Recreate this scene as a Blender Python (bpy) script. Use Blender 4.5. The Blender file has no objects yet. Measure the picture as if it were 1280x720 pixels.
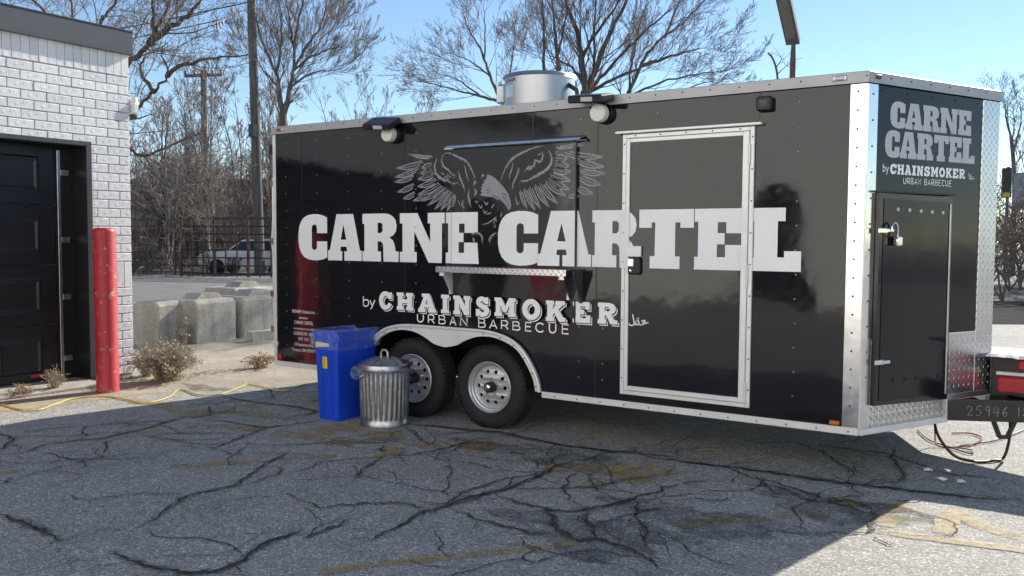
import bpy, bmesh, math, random
from mathutils import Vector, Matrix
from mathutils.geometry import tessellate_polygon
R = math.radians
scene = bpy.context.scene
COL = scene.collection
# ---------------------------------------------------------------- camera, sky, sun, exposure
camd = bpy.data.cameras.new('camera'); camo = bpy.data.objects.new('camera', camd); COL.objects.link(camo)
camd.sensor_width = 36; camd.lens = 1102.2 / 1280 * 36; camd.clip_end = 3000; camd.clip_start = .05
_r = Vector((.83387, .55193, .00609)); _u = Vector((-.03539, .04245, .99847)); _w = Vector((-.55082, .83281, -.05493))
M = Matrix((( _r.x, _u.x, -_w.x), (_r.y, _u.y, -_w.y), (_r.z, _u.z, -_w.z)))
camo.matrix_world = Matrix.Translation((1.2058, -5.7610, 1.5308)) @ M.to_4x4()
scene.camera = camo
SUN_AZ, SUN_EL = 79.0, 30.5          # azimuth from +X towards +Y
world = bpy.data.worlds.new('World'); scene.world = world; world.use_nodes = True
wn = world.node_tree.nodes; wl = world.node_tree.links
sky = wn.new('ShaderNodeTexSky'); sky.sky_type = 'NISHITA'; sky.sun_disc = False
sky.sun_elevation = R(SUN_EL); sky.sun_rotation = R(90 - SUN_AZ); sky.altitude = 150; sky.air_density = 1.0; sky.dust_density = 0; sky.ozone_density = 3.0
wl.new(sky.outputs[0], wn['Background'].inputs[0]); wn['Background'].inputs[1].default_value = .053
sd = bpy.data.lights.new('sun', 'SUN'); sd.energy = 2.6; sd.angle = R(.53); sd.color = (1, .93, .82)
so = bpy.data.objects.new('sun', sd); COL.objects.link(so)
SDIR = Vector((math.cos(R(SUN_AZ)) * math.cos(R(SUN_EL)), math.sin(R(SUN_AZ)) * math.cos(R(SUN_EL)), math.sin(R(SUN_EL))))
so.rotation_euler = SDIR.to_track_quat('Z', 'Y').to_euler(); so.location = (0, 30, 30)
vs = scene.view_settings; vs.view_transform = 'Standard'; vs.look = 'None'; vs.gamma = 1; vs.use_curve_mapping = False
vs.exposure = 1.62
scene.render.engine = 'CYCLES'
scene.render.resolution_x, scene.render.resolution_y = 1024, 576
# ---------------------------------------------------------------- measured outlines (metres)
CRACKS = [(0.016,[(-5.12,-2.659),(-5.064,-2.549),(-5.161,-2.375),(-5.157,-2.227),(-5.107,-2.078),(-5.029,-1.917),(-5.058,-1.755),(-5.08,-1.565),(-5.131,-1.372),(-5.185,-1.197),(-5.208,-1.096),(-5.109,-1.026),(-5.153,-0.874),(-5.38,-0.714),(-5.478,-0.528),(-5.545,-0.343)]),(0.016,[(-5.838,-2.302),(-5.731,-2.313),(-5.547,-2.363),(-5.356,-2.511),(-5.292,-2.573)]),(0.016,[(-5.048,-1.071),(-4.775,-1.023),(-4.51,-1.004),(-4.327,-0.982),(-4.271,-0.835),(-4.212,-0.654),(-4.176,-0.558)]),(0.016,[(-4.293,-1.012),(-4.234,-1.263),(-4.166,-1.454),(-4.083,-1.675)]),(0.016,[(-3.577,-1.407),(-3.48,-1.614),(-3.409,-1.803),(-3.299,-1.992),(-3.224,-2.147),(-3.185,-2.223),(-3.199,-2.362),(-3.218,-2.471),(-3.214,-2.554),(-3.147,-2.68),(-3.075,-2.824),(-2.99,-2.918),(-2.946,-3.049)]),(0.016,[(-2.101,-2.669),(-2.106,-2.565),(-2.104,-2.435)]),(0.026,[(-5.799,-0.241),(-5.479,-0.296),(-5.21,-0.285),(-4.971,-0.255),(-4.718,-0.245),(-4.485,-0.276),(-4.455,-0.458),(-4.507,-0.541)]),(0.026,[(-3.765,-3.331),(-3.587,-3.329),(-3.381,-3.332),(-3.226,-3.363),(-3.088,-3.373)]),(0.026,[(-2.746,-3.337),(-2.623,-3.324),(-2.444,-3.337),(-2.33,-3.324),(-2.228,-3.306),(-2.133,-3.253),(-2.101,-3.167),(-2.105,-3.082),(-2.166,-2.963),(-2.199,-2.864),(-2.21,-2.743),(-2.206,-2.65),(-2.201,-2.575)]),(0.009,[(-5.665,-2.303),(-5.703,-2.106),(-5.642,-1.908),(-5.519,-1.713),(-5.432,-1.514),(-5.486,-1.292),(-5.527,-1.139)]),(0.009,[(-4.967,-1.838),(-4.823,-1.688),(-4.694,-1.524),(-4.565,-1.409),(-4.401,-1.293),(-4.291,-1.216)]),(0.009,[(-4.146,-1.497),(-3.959,-1.411),(-3.79,-1.339),(-3.637,-1.197),(-3.477,-1.051)]),(0.009,[(-3.239,-2.536),(-3.306,-2.547),(-3.404,-2.615),(-3.513,-2.675),(-3.559,-2.758),(-3.589,-2.849),(-3.669,-2.925),(-3.838,-2.915)]),(0.009,[(-2.086,-3.114),(-1.979,-3.135)]),(0.009,[(-4.99,-2.467),(-4.85,-2.42),(-4.668,-2.491),(-4.642,-2.615)]),(0.009,[(-4.769,-2.414),(-4.526,-2.44),(-4.37,-2.472),(-4.319,-2.571)]),(0.009,[(-4.211,-1.677),(-4.013,-1.68),(-3.841,-1.716),(-3.689,-1.69)]),(0.009,[(-4.36,-1.814),(-4.297,-1.737),(-4.137,-1.734)]),(0.009,[(-2.795,-2.156),(-2.566,-2.21),(-2.416,-2.241),(-2.353,-2.184)]),(0.009,[(-4.359,-3.037),(-4.401,-2.964),(-4.473,-2.891)]),(0.009,[(-5.73,0.253),(-5.44,0.054),(-5.148,-0.115)]),(0.009,[(-4.612,-2.452),(-4.51,-2.283),(-4.388,-2.098)]),(0.012,[(-3.503,-1.188),(-3.467,-1.056),(-3.368,-0.955),(-3.232,-0.892),(-3.178,-0.8),(-3.184,-0.636)]),(0.012,[(-2.948,-1.104),(-2.847,-1.315),(-2.785,-1.491),(-2.697,-1.636),(-2.65,-1.76)]),(0.012,[(-2.975,-1.074),(-3.09,-1.004),(-3.136,-0.878)]),(0.012,[(-2.948,-1.104),(-2.818,-1.062),(-2.758,-0.923),(-2.722,-0.746),(-2.702,-0.575),(-2.627,-0.469),(-2.517,-0.337)]),(0.012,[(-3.477,-0.293),(-3.239,-0.439),(-3.004,-0.623),(-2.869,-0.692)]),(0.012,[(-2.413,-2.25),(-2.347,-2.142),(-2.262,-2.051),(-2.178,-1.98),(-2.087,-1.917),(-1.981,-1.92),(-1.884,-1.916)]),(0.012,[(-2.127,-2.528),(-2.106,-2.429),(-2.124,-2.307)]),(0.012,[(-1.782,-0.793),(-1.799,-0.972),(-1.865,-1.098),(-1.916,-1.211),(-1.905,-1.378),(-1.928,-1.517),(-1.897,-1.668),(-1.823,-1.843)]),(0.012,[(-1.795,-1.854),(-1.664,-1.873),(-1.54,-1.916),(-1.407,-1.925),(-1.281,-1.93),(-1.179,-1.929),(-1.119,-1.861)]),(0.012,[(-1.166,-1.42),(-1.052,-1.58),(-0.947,-1.727),(-0.875,-1.832)]),(0.012,[(-1.001,-1.629),(-0.96,-1.516),(-0.905,-1.391),(-0.861,-1.271),(-0.815,-1.147)]),(0.012,[(-1.015,-1.091),(-0.865,-1.334),(-0.752,-1.539),(-0.649,-1.726)]),(0.012,[(-1.783,-1.345),(-1.672,-1.268),(-1.547,-1.181),(-1.431,-1.079),(-1.331,-0.98),(-1.283,-0.849),(-1.226,-0.693),(-1.094,-0.562)]),(0.034,[(-3.529,-0.197),(-3.33,-0.189),(-3.169,-0.141),(-2.979,-0.134),(-2.805,-0.074),(-2.67,-0.039),(-2.422,-0.102),(-2.211,-0.123),(-2.008,-0.143),(-1.833,-0.125),(-1.662,-0.108),(-1.497,-0.042),(-1.231,-0.022)]),(0.022,[(-1.679,-0.119),(-1.684,-0.319),(-1.739,-0.497),(-1.776,-0.659),(-1.757,-0.835),(-1.749,-1.017),(-1.75,-1.211),(-1.767,-1.369),(-1.799,-1.497),(-1.844,-1.631),(-1.845,-1.763),(-1.846,-1.89),(-1.875,-2.001),(-1.86,-2.136),(-1.834,-2.257),(-1.818,-2.404),(-1.81,-2.475),(-1.908,-2.532)]),(0.022,[(-1.745,-1.46),(-1.587,-1.519),(-1.465,-1.532),(-1.351,-1.536),(-1.243,-1.535),(-1.166,-1.451),(-1.114,-1.353),(-1.071,-1.195),(-1.032,-1.056),(-0.982,-0.932),(-0.937,-0.707)]),(0.022,[(-1.346,-1.544),(-1.231,-1.645),(-1.136,-1.777),(-1.033,-1.839),(-0.925,-1.916),(-0.875,-1.832),(-0.746,-1.841),(-0.615,-1.893),(-0.513,-1.956),(-0.426,-2.024)]),(0.008,[(-1.186,-1.944),(-1.16,-2.077),(-1.057,-2.15),(-1.019,-2.259),(-0.937,-2.29),(-0.918,-2.146),(-0.876,-2.002)]),(0.008,[(-1.624,-2.193),(-1.497,-2.309),(-1.435,-2.41),(-1.323,-2.468)]),(0.008,[(-2.749,-0.965),(-2.557,-0.831),(-2.405,-0.774),(-2.212,-0.781),(-2.066,-0.726),(-1.937,-0.681),(-1.837,-0.629)]),(0.008,[(-1.973,-0.66),(-1.831,-0.853)]),(0.008,[(-3.006,-0.453),(-2.925,-0.279),(-2.907,-0.083)]),(0.008,[(-2.739,-0.758),(-2.606,-0.767),(-2.711,-0.528),(-2.707,-0.359),(-2.632,-0.133)]),(0.008,[(-2.795,0.743),(-2.556,0.81),(-2.422,0.861),(-2.195,0.783),(-2.023,0.797),(-1.685,1.035)]),(0.008,[(-1.461,0.514),(-1.505,0.209),(-1.599,-0.013)]),(0.034,[(-1.316,-0.103),(-1.152,-0.086),(-0.991,-0.069),(-0.818,-0.042),(-0.665,-0.026),(-0.494,-0.021),(-0.345,-0.02),(-0.164,-0.019),(0.007,-0.004),(0.136,0.031),(0.267,0.045),(0.395,0.058),(0.534,0.081),(0.685,0.114),(0.83,0.179)]),(0.014,[(-1.083,0.824),(-0.889,0.783),(-0.763,0.871),(-0.649,0.928),(-0.497,0.833),(-0.364,0.713),(-0.209,0.475),(-0.084,0.334),(0.027,0.238)]),(0.014,[(-0.521,0.926),(-0.321,0.956),(-0.143,0.972),(-0.004,0.964),(0.149,0.85),(0.318,0.703),(0.451,0.618),(0.6,0.652),(0.748,0.655),(0.88,0.585)]),(0.014,[(0.005,1.239),(0.055,0.853),(0.15,0.632),(0.213,0.367),(0.192,0.188),(0.087,0.196),(0.04,0.003)]),(0.014,[(-0.805,-0.078),(-0.607,-0.202),(-0.427,-0.242),(-0.314,-0.32),(-0.178,-0.375),(-0.083,-0.417),(0.038,-0.298),(0.097,-0.111)]),(0.014,[(-0.694,-0.387),(-0.511,-0.379),(-0.358,-0.351),(-0.219,-0.476),(-0.061,-0.506),(0.023,-0.379),(0.133,-0.44),(0.216,-0.545),(0.241,-0.743),(0.258,-0.902),(0.188,-0.978),(0.088,-1.047),(-0.012,-1.116)]),(0.008,[(0.023,-0.379),(0.13,-0.573),(0.235,-0.564)]),(0.008,[(-0.083,-0.417),(0.036,-0.507),(0.166,-0.45),(0.222,-0.573)]),(0.008,[(0.303,-0.981),(0.369,-1.04),(0.414,-1.06)]),(0.008,[(-0.558,-1.573),(-0.405,-1.721),(-0.291,-1.784),(-0.221,-1.782),(-0.135,-1.789)]),(0.008,[(-0.991,-0.827),(-0.941,-0.677),(-0.893,-0.565),(-0.8,-0.46),(-0.683,-0.419)]),(0.008,[(-0.78,-0.969),(-0.712,-0.874),(-0.61,-0.817),(-0.535,-0.73)]),(0.008,[(0.221,-0.242),(0.339,-0.195),(0.414,-0.073)]),(0.008,[(-0.598,-0.111),(-0.502,-0.294),(-0.398,-0.454)]),(0.008,[(-1.404,0.091),(-1.373,0.331),(-1.377,0.678),(-1.304,0.853)])]
PAINT = [(0.16,0.35,[(-6.807,-1.919),(-6.706,-1.57),(-6.651,-1.308),(-6.629,-1.04),(-6.563,-0.785)]),(0.2,0.62,[(-6.383,-0.901),(-5.845,-0.875),(-5.445,-0.923),(-5.04,-0.872)]),(0.2,0.62,[(-5.309,-1.137),(-5.307,-0.662),(-5.143,-0.343)]),(0.2,0.62,[(-4.892,-1.272),(-4.58,-1.121),(-4.268,-1.033)]),(0.2,0.62,[(-5.197,-0.748),(-4.807,-0.63),(-4.397,-0.642)]),(0.2,0.62,[(-4.149,-1.079),(-3.778,-1.004),(-3.341,-0.956)]),(0.1,0.6,[(-5.645,-2.313),(-5.347,-2.007),(-4.986,-1.628),(-4.591,-1.389)]),(0.1,0.6,[(-4.706,-2.901),(-4.62,-2.798)]),(0.1,0.6,[(-3.901,-2.164),(-3.696,-1.928),(-3.462,-1.631),(-3.2,-1.33)]),(0.34,0.5,[(-3.872,-0.859),(-3.806,-0.652),(-3.712,-0.497)]),(0.34,0.5,[(-3.42,-0.779),(-3.372,-0.628),(-3.297,-0.504)]),(0.34,0.5,[(-2.591,-0.655),(-2.551,-0.469),(-2.482,-0.279)]),(0.34,0.5,[(-3.054,-1.059),(-2.897,-0.97)]),(0.34,0.5,[(-1.798,-0.584),(-1.652,-0.762)]),(0.34,0.5,[(-1.284,-0.734),(-1.239,-0.5),(-1.177,-0.286)]),(0.22,0.62,[(-1.498,-0.705),(-1.467,-0.531),(-1.434,-0.349)]),(0.22,0.62,[(-1.441,-0.921),(-1.278,-0.898)]),(0.22,0.62,[(-2.88,-0.805),(-2.779,-0.575)]),(0.075,0.5,[(-1.719,-2.942),(-1.605,-2.773),(-1.483,-2.622),(-1.366,-2.476),(-1.224,-2.311),(-1.078,-2.141),(-0.925,-1.916)]),(0.11,0.62,[(-0.632,-1.402),(-0.474,-1.223),(-0.327,-1.044),(-0.152,-0.831),(0.027,-0.8)]),(0.18,0.5,[(-0.026,-0.448),(0.12,-0.381)]),(0.18,0.5,[(0.225,-0.43),(0.356,-0.299)]),(0.09,0.38,[(0.25,-0.863),(0.472,-0.838),(0.658,-0.816),(0.836,-0.78),(1.021,-0.743)]),(0.12,0.4,[(0.578,-0.277),(0.585,-0.505),(0.593,-0.727)]),(0.12,0.4,[(0.573,-0.235),(0.69,-0.373),(0.799,-0.502),(1.013,-0.572)]),(0.12,0.4,[(0.316,-0.508),(0.302,-0.759)])]
STROKES = [(0.013,[(-3.288,2.226),(-3.24,2.233),(-3.171,2.217),(-3.11,2.192),(-3.063,2.171),(-3.023,2.146),(-2.99,2.102),(-2.963,2.053),(-2.946,2.017)]),(0.013,[(-3.288,2.226),(-3.302,2.196),(-3.298,2.157),(-3.274,2.118),(-3.239,2.101),(-3.212,2.078),(-3.171,2.055),(-3.137,2.043)]),(0.013,[(-3.11,2.08),(-3.096,2.031),(-3.076,1.987),(-3.056,1.949),(-3.049,1.928)]),(0.013,[(-3.003,1.937),(-3.009,1.889),(-2.998,1.825),(-2.993,1.803)]),(0.013,[(-3.062,1.847),(-3.075,1.805),(-3.049,1.783)]),(0.018,[(-3.35,2.198),(-3.376,2.144),(-3.371,2.095),(-3.343,2.05),(-3.294,2.021),(-3.239,2.009),(-3.184,1.98),(-3.116,1.989)]),(0.018,[(-2.963,1.968),(-2.937,1.994)]),(0.018,[(-2.95,1.936),(-2.936,1.898),(-2.956,1.888)]),(0.018,[(-2.878,2.029),(-2.859,2.042)]),(0.008,[(-3.05,2.126),(-3.039,2.082),(-3.026,2.039),(-3.012,1.991)]),(0.008,[(-2.943,1.84),(-2.929,1.824),(-2.914,1.834)]),(0.008,[(-2.91,1.807),(-2.887,1.78),(-2.874,1.801)]),(0.008,[(-2.858,1.833),(-2.832,1.806),(-2.819,1.827)]),(0.008,[(-2.866,1.769),(-2.844,1.737),(-2.829,1.758)]),(0.008,[(-2.786,1.774),(-2.767,1.8),(-2.754,1.805)]),(0.008,[(-2.831,1.727),(-2.786,1.742)]),(0.008,[(-2.876,1.648),(-2.824,1.658),(-2.773,1.684),(-2.735,1.71)]),(0.008,[(-2.766,1.647),(-2.747,1.694),(-2.734,1.668)]),(0.008,[(-2.687,1.741),(-2.697,1.704)]),(0.008,[(-3.267,2.047),(-3.232,2.025)]),(0.008,[(-3.253,2.058),(-3.205,2.035)]),(0.008,[(-3.308,2.076),(-3.274,2.056)]),(0.008,[(-3.226,2.073),(-3.171,2.044)]),(0.008,[(-2.76,1.621),(-2.741,1.647)]),(0.006,[(-3.116,1.848),(-3.096,1.805)]),(0.006,[(-3.308,2.016),(-3.253,2.047)]),(0.006,[(-3.267,1.998),(-3.212,2.035)]),(0.013,[(-2.692,2.002),(-2.674,2.048),(-2.643,2.099),(-2.599,2.148),(-2.562,2.172),(-2.513,2.191),(-2.453,2.213),(-2.392,2.23),(-2.303,2.241)]),(0.013,[(-2.531,2.084),(-2.543,2.033),(-2.567,1.993),(-2.585,1.952),(-2.585,1.926)]),(0.013,[(-2.32,2.201),(-2.314,2.161),(-2.337,2.122),(-2.379,2.134),(-2.391,2.099),(-2.433,2.08),(-2.482,2.056)]),(0.018,[(-2.261,2.204),(-2.237,2.157),(-2.243,2.102),(-2.278,2.064),(-2.331,2.035),(-2.39,2.007),(-2.451,1.984),(-2.512,1.98)]),(0.008,[(-2.581,2.127),(-2.593,2.081),(-2.611,2.035),(-2.617,1.994)]),(0.008,[(-2.56,1.869),(-2.541,1.801),(-2.523,1.827)]),(0.008,[(-2.356,2.173),(-2.332,2.182)]),(0.008,[(-2.463,2.071),(-2.427,2.1)]),(0.008,[(-2.439,2.06),(-2.403,2.084)]),(0.008,[(-2.18,2.194),(-2.203,2.171)]),(0.014,[(-2.978,1.57),(-2.915,1.583),(-2.876,1.545),(-2.875,1.506)]),(0.014,[(-2.805,1.513),(-2.79,1.551),(-2.744,1.583)]),(0.014,[(-2.962,1.544),(-2.954,1.506)])]
FEATHERS = [((-3.364,2.21),(-3.665,2.249),0.024),((-3.463,2.181),(-3.795,2.133),0.044),((-3.52,2.134),(-3.813,2.055),0.036),((-3.571,2.069),(-3.816,2.015),0.034),((-3.57,1.997),(-3.781,1.929),0.039),((-3.57,1.924),(-3.717,1.871),0.036),((-3.392,2.145),(-3.513,2.128),0.049),((-3.392,2.101),(-3.53,2.079),0.044),((-3.35,2.078),(-3.556,2.03),0.044),((-3.329,2.028),(-3.56,1.969),0.044),((-3.294,1.999),(-3.56,1.902),0.044),((-3.449,1.91),(-3.607,1.852),0.034),((-3.267,1.982),(-3.52,1.845),0.036),((-3.239,1.97),(-3.449,1.811),0.036),((-3.212,1.953),(-3.378,1.776),0.034),((-3.184,1.942),(-3.315,1.765),0.034),((-3.157,1.936),(-3.252,1.758),0.029),((-3.137,1.914),(-3.204,1.752),0.024),((-2.226,2.222),(-1.925,2.255),0.022),((-2.156,2.19),(-1.808,2.137),0.046),((-2.075,2.14),(-1.791,2.062),0.044),((-2.029,2.054),(-1.79,2.016),0.036),((-2.028,2.005),(-1.822,1.935),0.049),((-2.039,1.926),(-1.892,1.873),0.044),((-2.214,2.151),(-2.096,2.136),0.054),((-2.225,2.107),(-2.075,2.081),0.044),((-2.237,2.067),(-2.061,2.036),0.046),((-2.266,2.033),(-2.062,1.971),0.046),((-2.283,2.009),(-2.067,1.902),0.046),((-2.307,1.994),(-2.101,1.858),0.041),((-2.348,1.98),(-2.175,1.8),0.039),((-2.39,1.972),(-2.251,1.776),0.036),((-2.438,1.958),(-2.328,1.767),0.034),((-2.481,1.949),(-2.376,1.753),0.032),((-2.517,1.929),(-2.449,1.764),0.027),((-2.095,1.858),(-2.01,1.858),0.027)]
HEAD = [(-2.826,2.043),(-2.788,2.031),(-2.749,2.009),(-2.698,1.965),(-2.66,1.928),(-2.629,1.891),(-2.61,1.849),(-2.597,1.797),(-2.609,1.766),(-2.624,1.758),(-2.64,1.787),(-2.672,1.819),(-2.704,1.842),(-2.723,1.841),(-2.774,1.863),(-2.825,1.869),(-2.877,1.876),(-2.897,1.881),(-2.875,1.902),(-2.893,1.913),(-2.875,1.928),(-2.891,1.939),(-2.867,1.955),(-2.878,1.965),(-2.855,1.981),(-2.859,1.997),(-2.837,2.006)]
EYE = [(0.006,[(-2.836,1.915),(-2.819,1.922),(-2.803,1.926)]),(0.006,[(-2.83,1.901),(-2.813,1.897),(-2.797,1.911)]),(0.007,[(-2.688,1.882),(-2.673,1.89),(-2.656,1.881),(-2.641,1.865)]),(0.006,[(-2.679,1.866),(-2.66,1.85),(-2.645,1.858)]),(0.006,[(-2.774,1.875),(-2.736,1.867),(-2.7,1.842)]),(0.005,[(-2.647,1.839),(-2.628,1.818),(-2.619,1.787)])]
TITLE = [('C',-4.989,-4.618),('A',-4.607,-4.195),('R',-4.185,-3.769),('N',-3.754,-3.271),('E',-3.259,-2.907),('C',-2.721,-2.35),('A',-2.354,-1.904),('R',-1.896,-1.513),('T',-1.512,-1.102),('E',-1.096,-0.721),('L',-0.702,-0.375)]
CHAIN = [('C',-3.992,-3.831,0.902,1.074),('H',-3.789,-3.594,0.908,1.072),('A',-3.55,-3.349,0.902,1.073),('I',-3.306,-3.211,0.904,1.072),('N',-3.159,-2.973,0.904,1.072),('S',-2.932,-2.788,0.9,1.073),('M',-2.75,-2.537,0.912,1.073),('O',-2.49,-2.311,0.899,1.073),('K',-2.274,-2.089,0.899,1.07),('E',-2.039,-1.892,0.899,1.07),('R',-1.843,-1.669,0.902,1.072)]
URBAN = [('U',-3.56,-3.496,0.832,0.895),('R',-3.442,-3.378,0.828,0.896),('B',-3.328,-3.262,0.829,0.897),('A',-3.214,-3.153,0.825,0.895),('N',-3.105,-3.039,0.827,0.893),('B',-2.923,-2.857,0.825,0.893),('A',-2.816,-2.745,0.821,0.889),('R',-2.701,-2.639,0.824,0.89),('B',-2.592,-2.526,0.823,0.887),('E',-2.474,-2.422,0.822,0.888),('C',-2.38,-2.312,0.821,0.889),('U',-2.258,-2.201,0.822,0.891),('E',-2.144,-2.089,0.822,0.89)]
BY = [[(-4.177,1.022),(-4.177,0.936)],[(-4.177,0.967),(-4.165,0.989),(-4.135,0.993),(-4.115,0.978),(-4.118,0.952),(-4.139,0.935),(-4.165,0.938),(-4.177,0.956)],[(-4.099,0.99),(-4.072,0.941)],[(-4.041,0.995),(-4.072,0.936),(-4.091,0.913)]]
HALAL = [[(-1.431,0.948),(-1.451,0.941),(-1.47,0.933),(-1.483,0.927),(-1.456,0.956),(-1.466,0.96),(-1.485,0.952)],[(-1.483,0.927),(-1.494,0.928),(-1.502,0.933),(-1.515,0.977)],[(-1.502,0.931),(-1.519,0.928),(-1.534,0.931),(-1.52,0.973),(-1.529,0.941),(-1.505,0.978)],[(-1.555,1.001),(-1.542,0.935),(-1.558,0.919),(-1.578,0.922),(-1.585,0.933)]]
TREES = {'big': [[(-19.94,6.51,-0.94),(-19.94,6.66,1.45),(-19.85,6.86,3.45),(-19.75,6.99,4.44)],[(-19.82,6.89,3.65),(-19.41,7.26,5.24),(-19.13,7.49,5.8),(-18.76,7.76,6.23),(-18.58,7.91,6.65),(-18.35,8.1,7.21),(-18.15,8.3,8.24)],[(-18.68,7.82,6.33),(-18.38,8.04,6.69),(-17.89,8.39,7.05),(-17.47,8.72,7.85)],[(-19.8,6.93,4.04),(-19.22,7.34,4.45),(-18.91,7.56,4.77),(-18.51,7.86,5.17),(-18.26,8.05,5.61),(-18.39,7.99,6.01),(-18.35,8.04,6.41)],[(-18.29,8.03,5.55),(-17.83,8.35,5.87),(-17.31,8.71,6.02),(-16.61,9.17,6.1)],[(-19.78,6.96,4.34),(-20.01,6.9,5.84),(-20.27,6.81,7.03),(-20.52,6.74,8.43)],[(-20.01,6.9,5.64),(-20.81,6.46,7.03),(-21.5,6.05,7.82)],[(-19.9,6.98,5.84),(-19.73,7.16,6.84),(-19.45,7.38,7.34),(-19.18,7.61,8.24)],[(-19.75,6.99,4.44),(-18.94,7.47,3.65),(-18.44,7.8,3.66),(-17.54,8.43,4.16)],[(-18.58,7.91,6.61),(-18.65,7.9,7.24),(-18.6,8.0,8.24)],[(-18.51,7.86,5.17),(-18.84,7.67,5.65),(-18.77,7.74,6.05)]],'fork': [[(-28.04,20.45,0.42),(-28.14,20.68,4.89),(-28.21,20.76,6.85)],[(-28.21,20.76,6.78),(-28.36,20.73,7.82),(-28.57,20.65,8.71),(-29.17,20.36,10.32),(-29.62,20.2,12.46)],[(-28.18,20.78,6.85),(-28.02,20.96,7.99),(-27.91,21.1,8.89),(-27.92,21.16,10.02),(-27.64,21.47,11.78),(-27.5,21.62,12.82)],[(-27.91,21.09,8.82),(-27.43,21.48,9.89),(-26.97,21.84,10.75),(-26.73,22.09,12.13)],[(-27.91,21.09,8.75),(-27.27,21.55,9.37),(-26.3,22.22,9.79)],[(-28.53,20.66,8.61),(-28.38,20.86,10.05),(-28.5,20.89,11.77)],[(-28.37,20.73,7.92),(-28.91,20.42,8.6),(-29.33,20.18,9.19)],[(-27.91,21.15,9.71),(-28.13,21.09,10.92),(-28.35,21.04,12.46)],[(-28.0,20.98,8.06),(-27.24,21.52,8.62),(-26.38,22.1,8.76)]],'mid': [[(-8.47,11.82,0.99),(-8.54,11.93,3.34),(-8.58,12.01,4.9)],[(-8.58,12.0,4.86),(-8.68,11.99,5.61),(-8.81,11.95,6.35),(-9.03,11.84,6.96),(-9.16,11.8,7.69)],[(-8.56,12.02,4.9),(-8.4,12.16,5.43),(-8.2,12.34,6.13),(-7.85,12.62,6.97),(-7.64,12.8,7.52)],[(-8.53,12.04,4.94),(-8.43,12.14,5.44),(-8.47,12.18,6.51),(-8.4,12.3,7.51)],[(-8.49,12.07,4.94),(-8.14,12.33,5.43),(-7.59,12.74,6.16),(-7.01,13.17,6.8)],[(-8.68,11.99,5.61),(-8.47,12.16,6.15),(-8.1,12.45,6.79),(-7.79,12.7,7.51)],[(-8.58,12.01,5.01),(-8.85,11.86,5.42),(-9.24,11.62,5.69)],[(-8.53,12.03,4.86),(-7.94,12.45,5.25),(-7.34,12.86,5.52)]],'midl': [[(-8.64,11.11,1.0),(-8.74,11.19,3.29),(-8.81,11.25,4.88)],[(-8.81,11.25,4.85),(-8.88,11.25,5.59),(-8.98,11.24,6.38),(-9.11,11.23,7.53)],[(-8.82,10.99,0.99),(-9.07,11.07,4.7),(-9.15,11.09,5.94),(-9.22,11.14,7.35)],[(-8.87,11.25,5.5),(-8.79,11.34,6.12),(-8.7,11.45,6.83)]],'midr': [[(-9.05,15.03,0.91),(-9.11,15.17,3.62),(-9.14,15.27,5.33)],[(-9.13,15.26,5.29),(-8.88,15.48,6.02),(-8.57,15.73,6.64),(-7.93,16.19,7.27),(-7.47,16.54,7.9)],[(-8.85,15.51,6.08),(-8.2,15.95,6.33),(-7.6,16.37,6.55)],[(-9.1,15.29,5.37),(-9.07,15.38,6.33),(-8.92,15.53,7.16),(-8.7,15.75,8.21)],[(-9.03,15.34,5.33),(-8.26,15.87,5.71),(-7.48,16.4,5.88),(-6.79,16.86,6.03)],[(-8.39,15.86,6.81),(-8.07,16.13,7.79),(-7.92,16.27,8.42)],[(-8.86,15.45,5.33),(-7.99,16.03,5.46),(-7.22,16.56,5.72)]],'lef': [[(-12.8,14.95,0.84),(-12.88,15.09,3.78),(-12.96,15.14,5.34)],[(-12.96,15.14,5.3),(-13.31,14.97,6.2),(-13.56,14.85,6.9),(-13.82,14.7,7.4),(-13.97,14.64,7.85)],[(-13.02,15.11,5.41),(-13.51,14.79,5.59),(-14.01,14.47,5.72),(-14.97,13.86,6.01)],[(-13.31,14.96,6.16),(-13.74,14.7,6.54),(-14.28,14.37,6.8)],[(-12.98,15.13,5.36),(-12.79,15.33,6.5),(-12.77,15.41,7.63)],[(-13.46,14.9,6.61),(-13.45,14.95,7.4),(-13.53,14.95,8.12)],[(-13.51,14.79,5.59),(-14.1,14.44,6.08),(-14.52,14.17,6.21)]],'right': [[(-1.92,40.14,0.56),(-1.99,40.33,4.18),(-2.19,40.34,6.36)],[(-2.19,40.34,6.28),(-2.4,40.25,7.08),(-2.48,40.25,7.88)],[(-2.1,40.35,5.63),(-1.87,40.58,6.72),(-1.88,40.64,7.81)],[(-2.05,40.34,4.91),(-1.54,40.75,6.0),(-1.44,40.91,7.45)]],'sap': [[(-5.99,18.26,0.91),(-6.13,18.42,4.82),(-6.19,18.46,5.97),(-6.3,18.42,6.45),(-6.43,18.34,6.65)],[(-6.19,18.46,6.08),(-5.96,18.63,6.3)],[(-6.23,18.45,6.21),(-6.1,18.55,6.52)]]}
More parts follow.
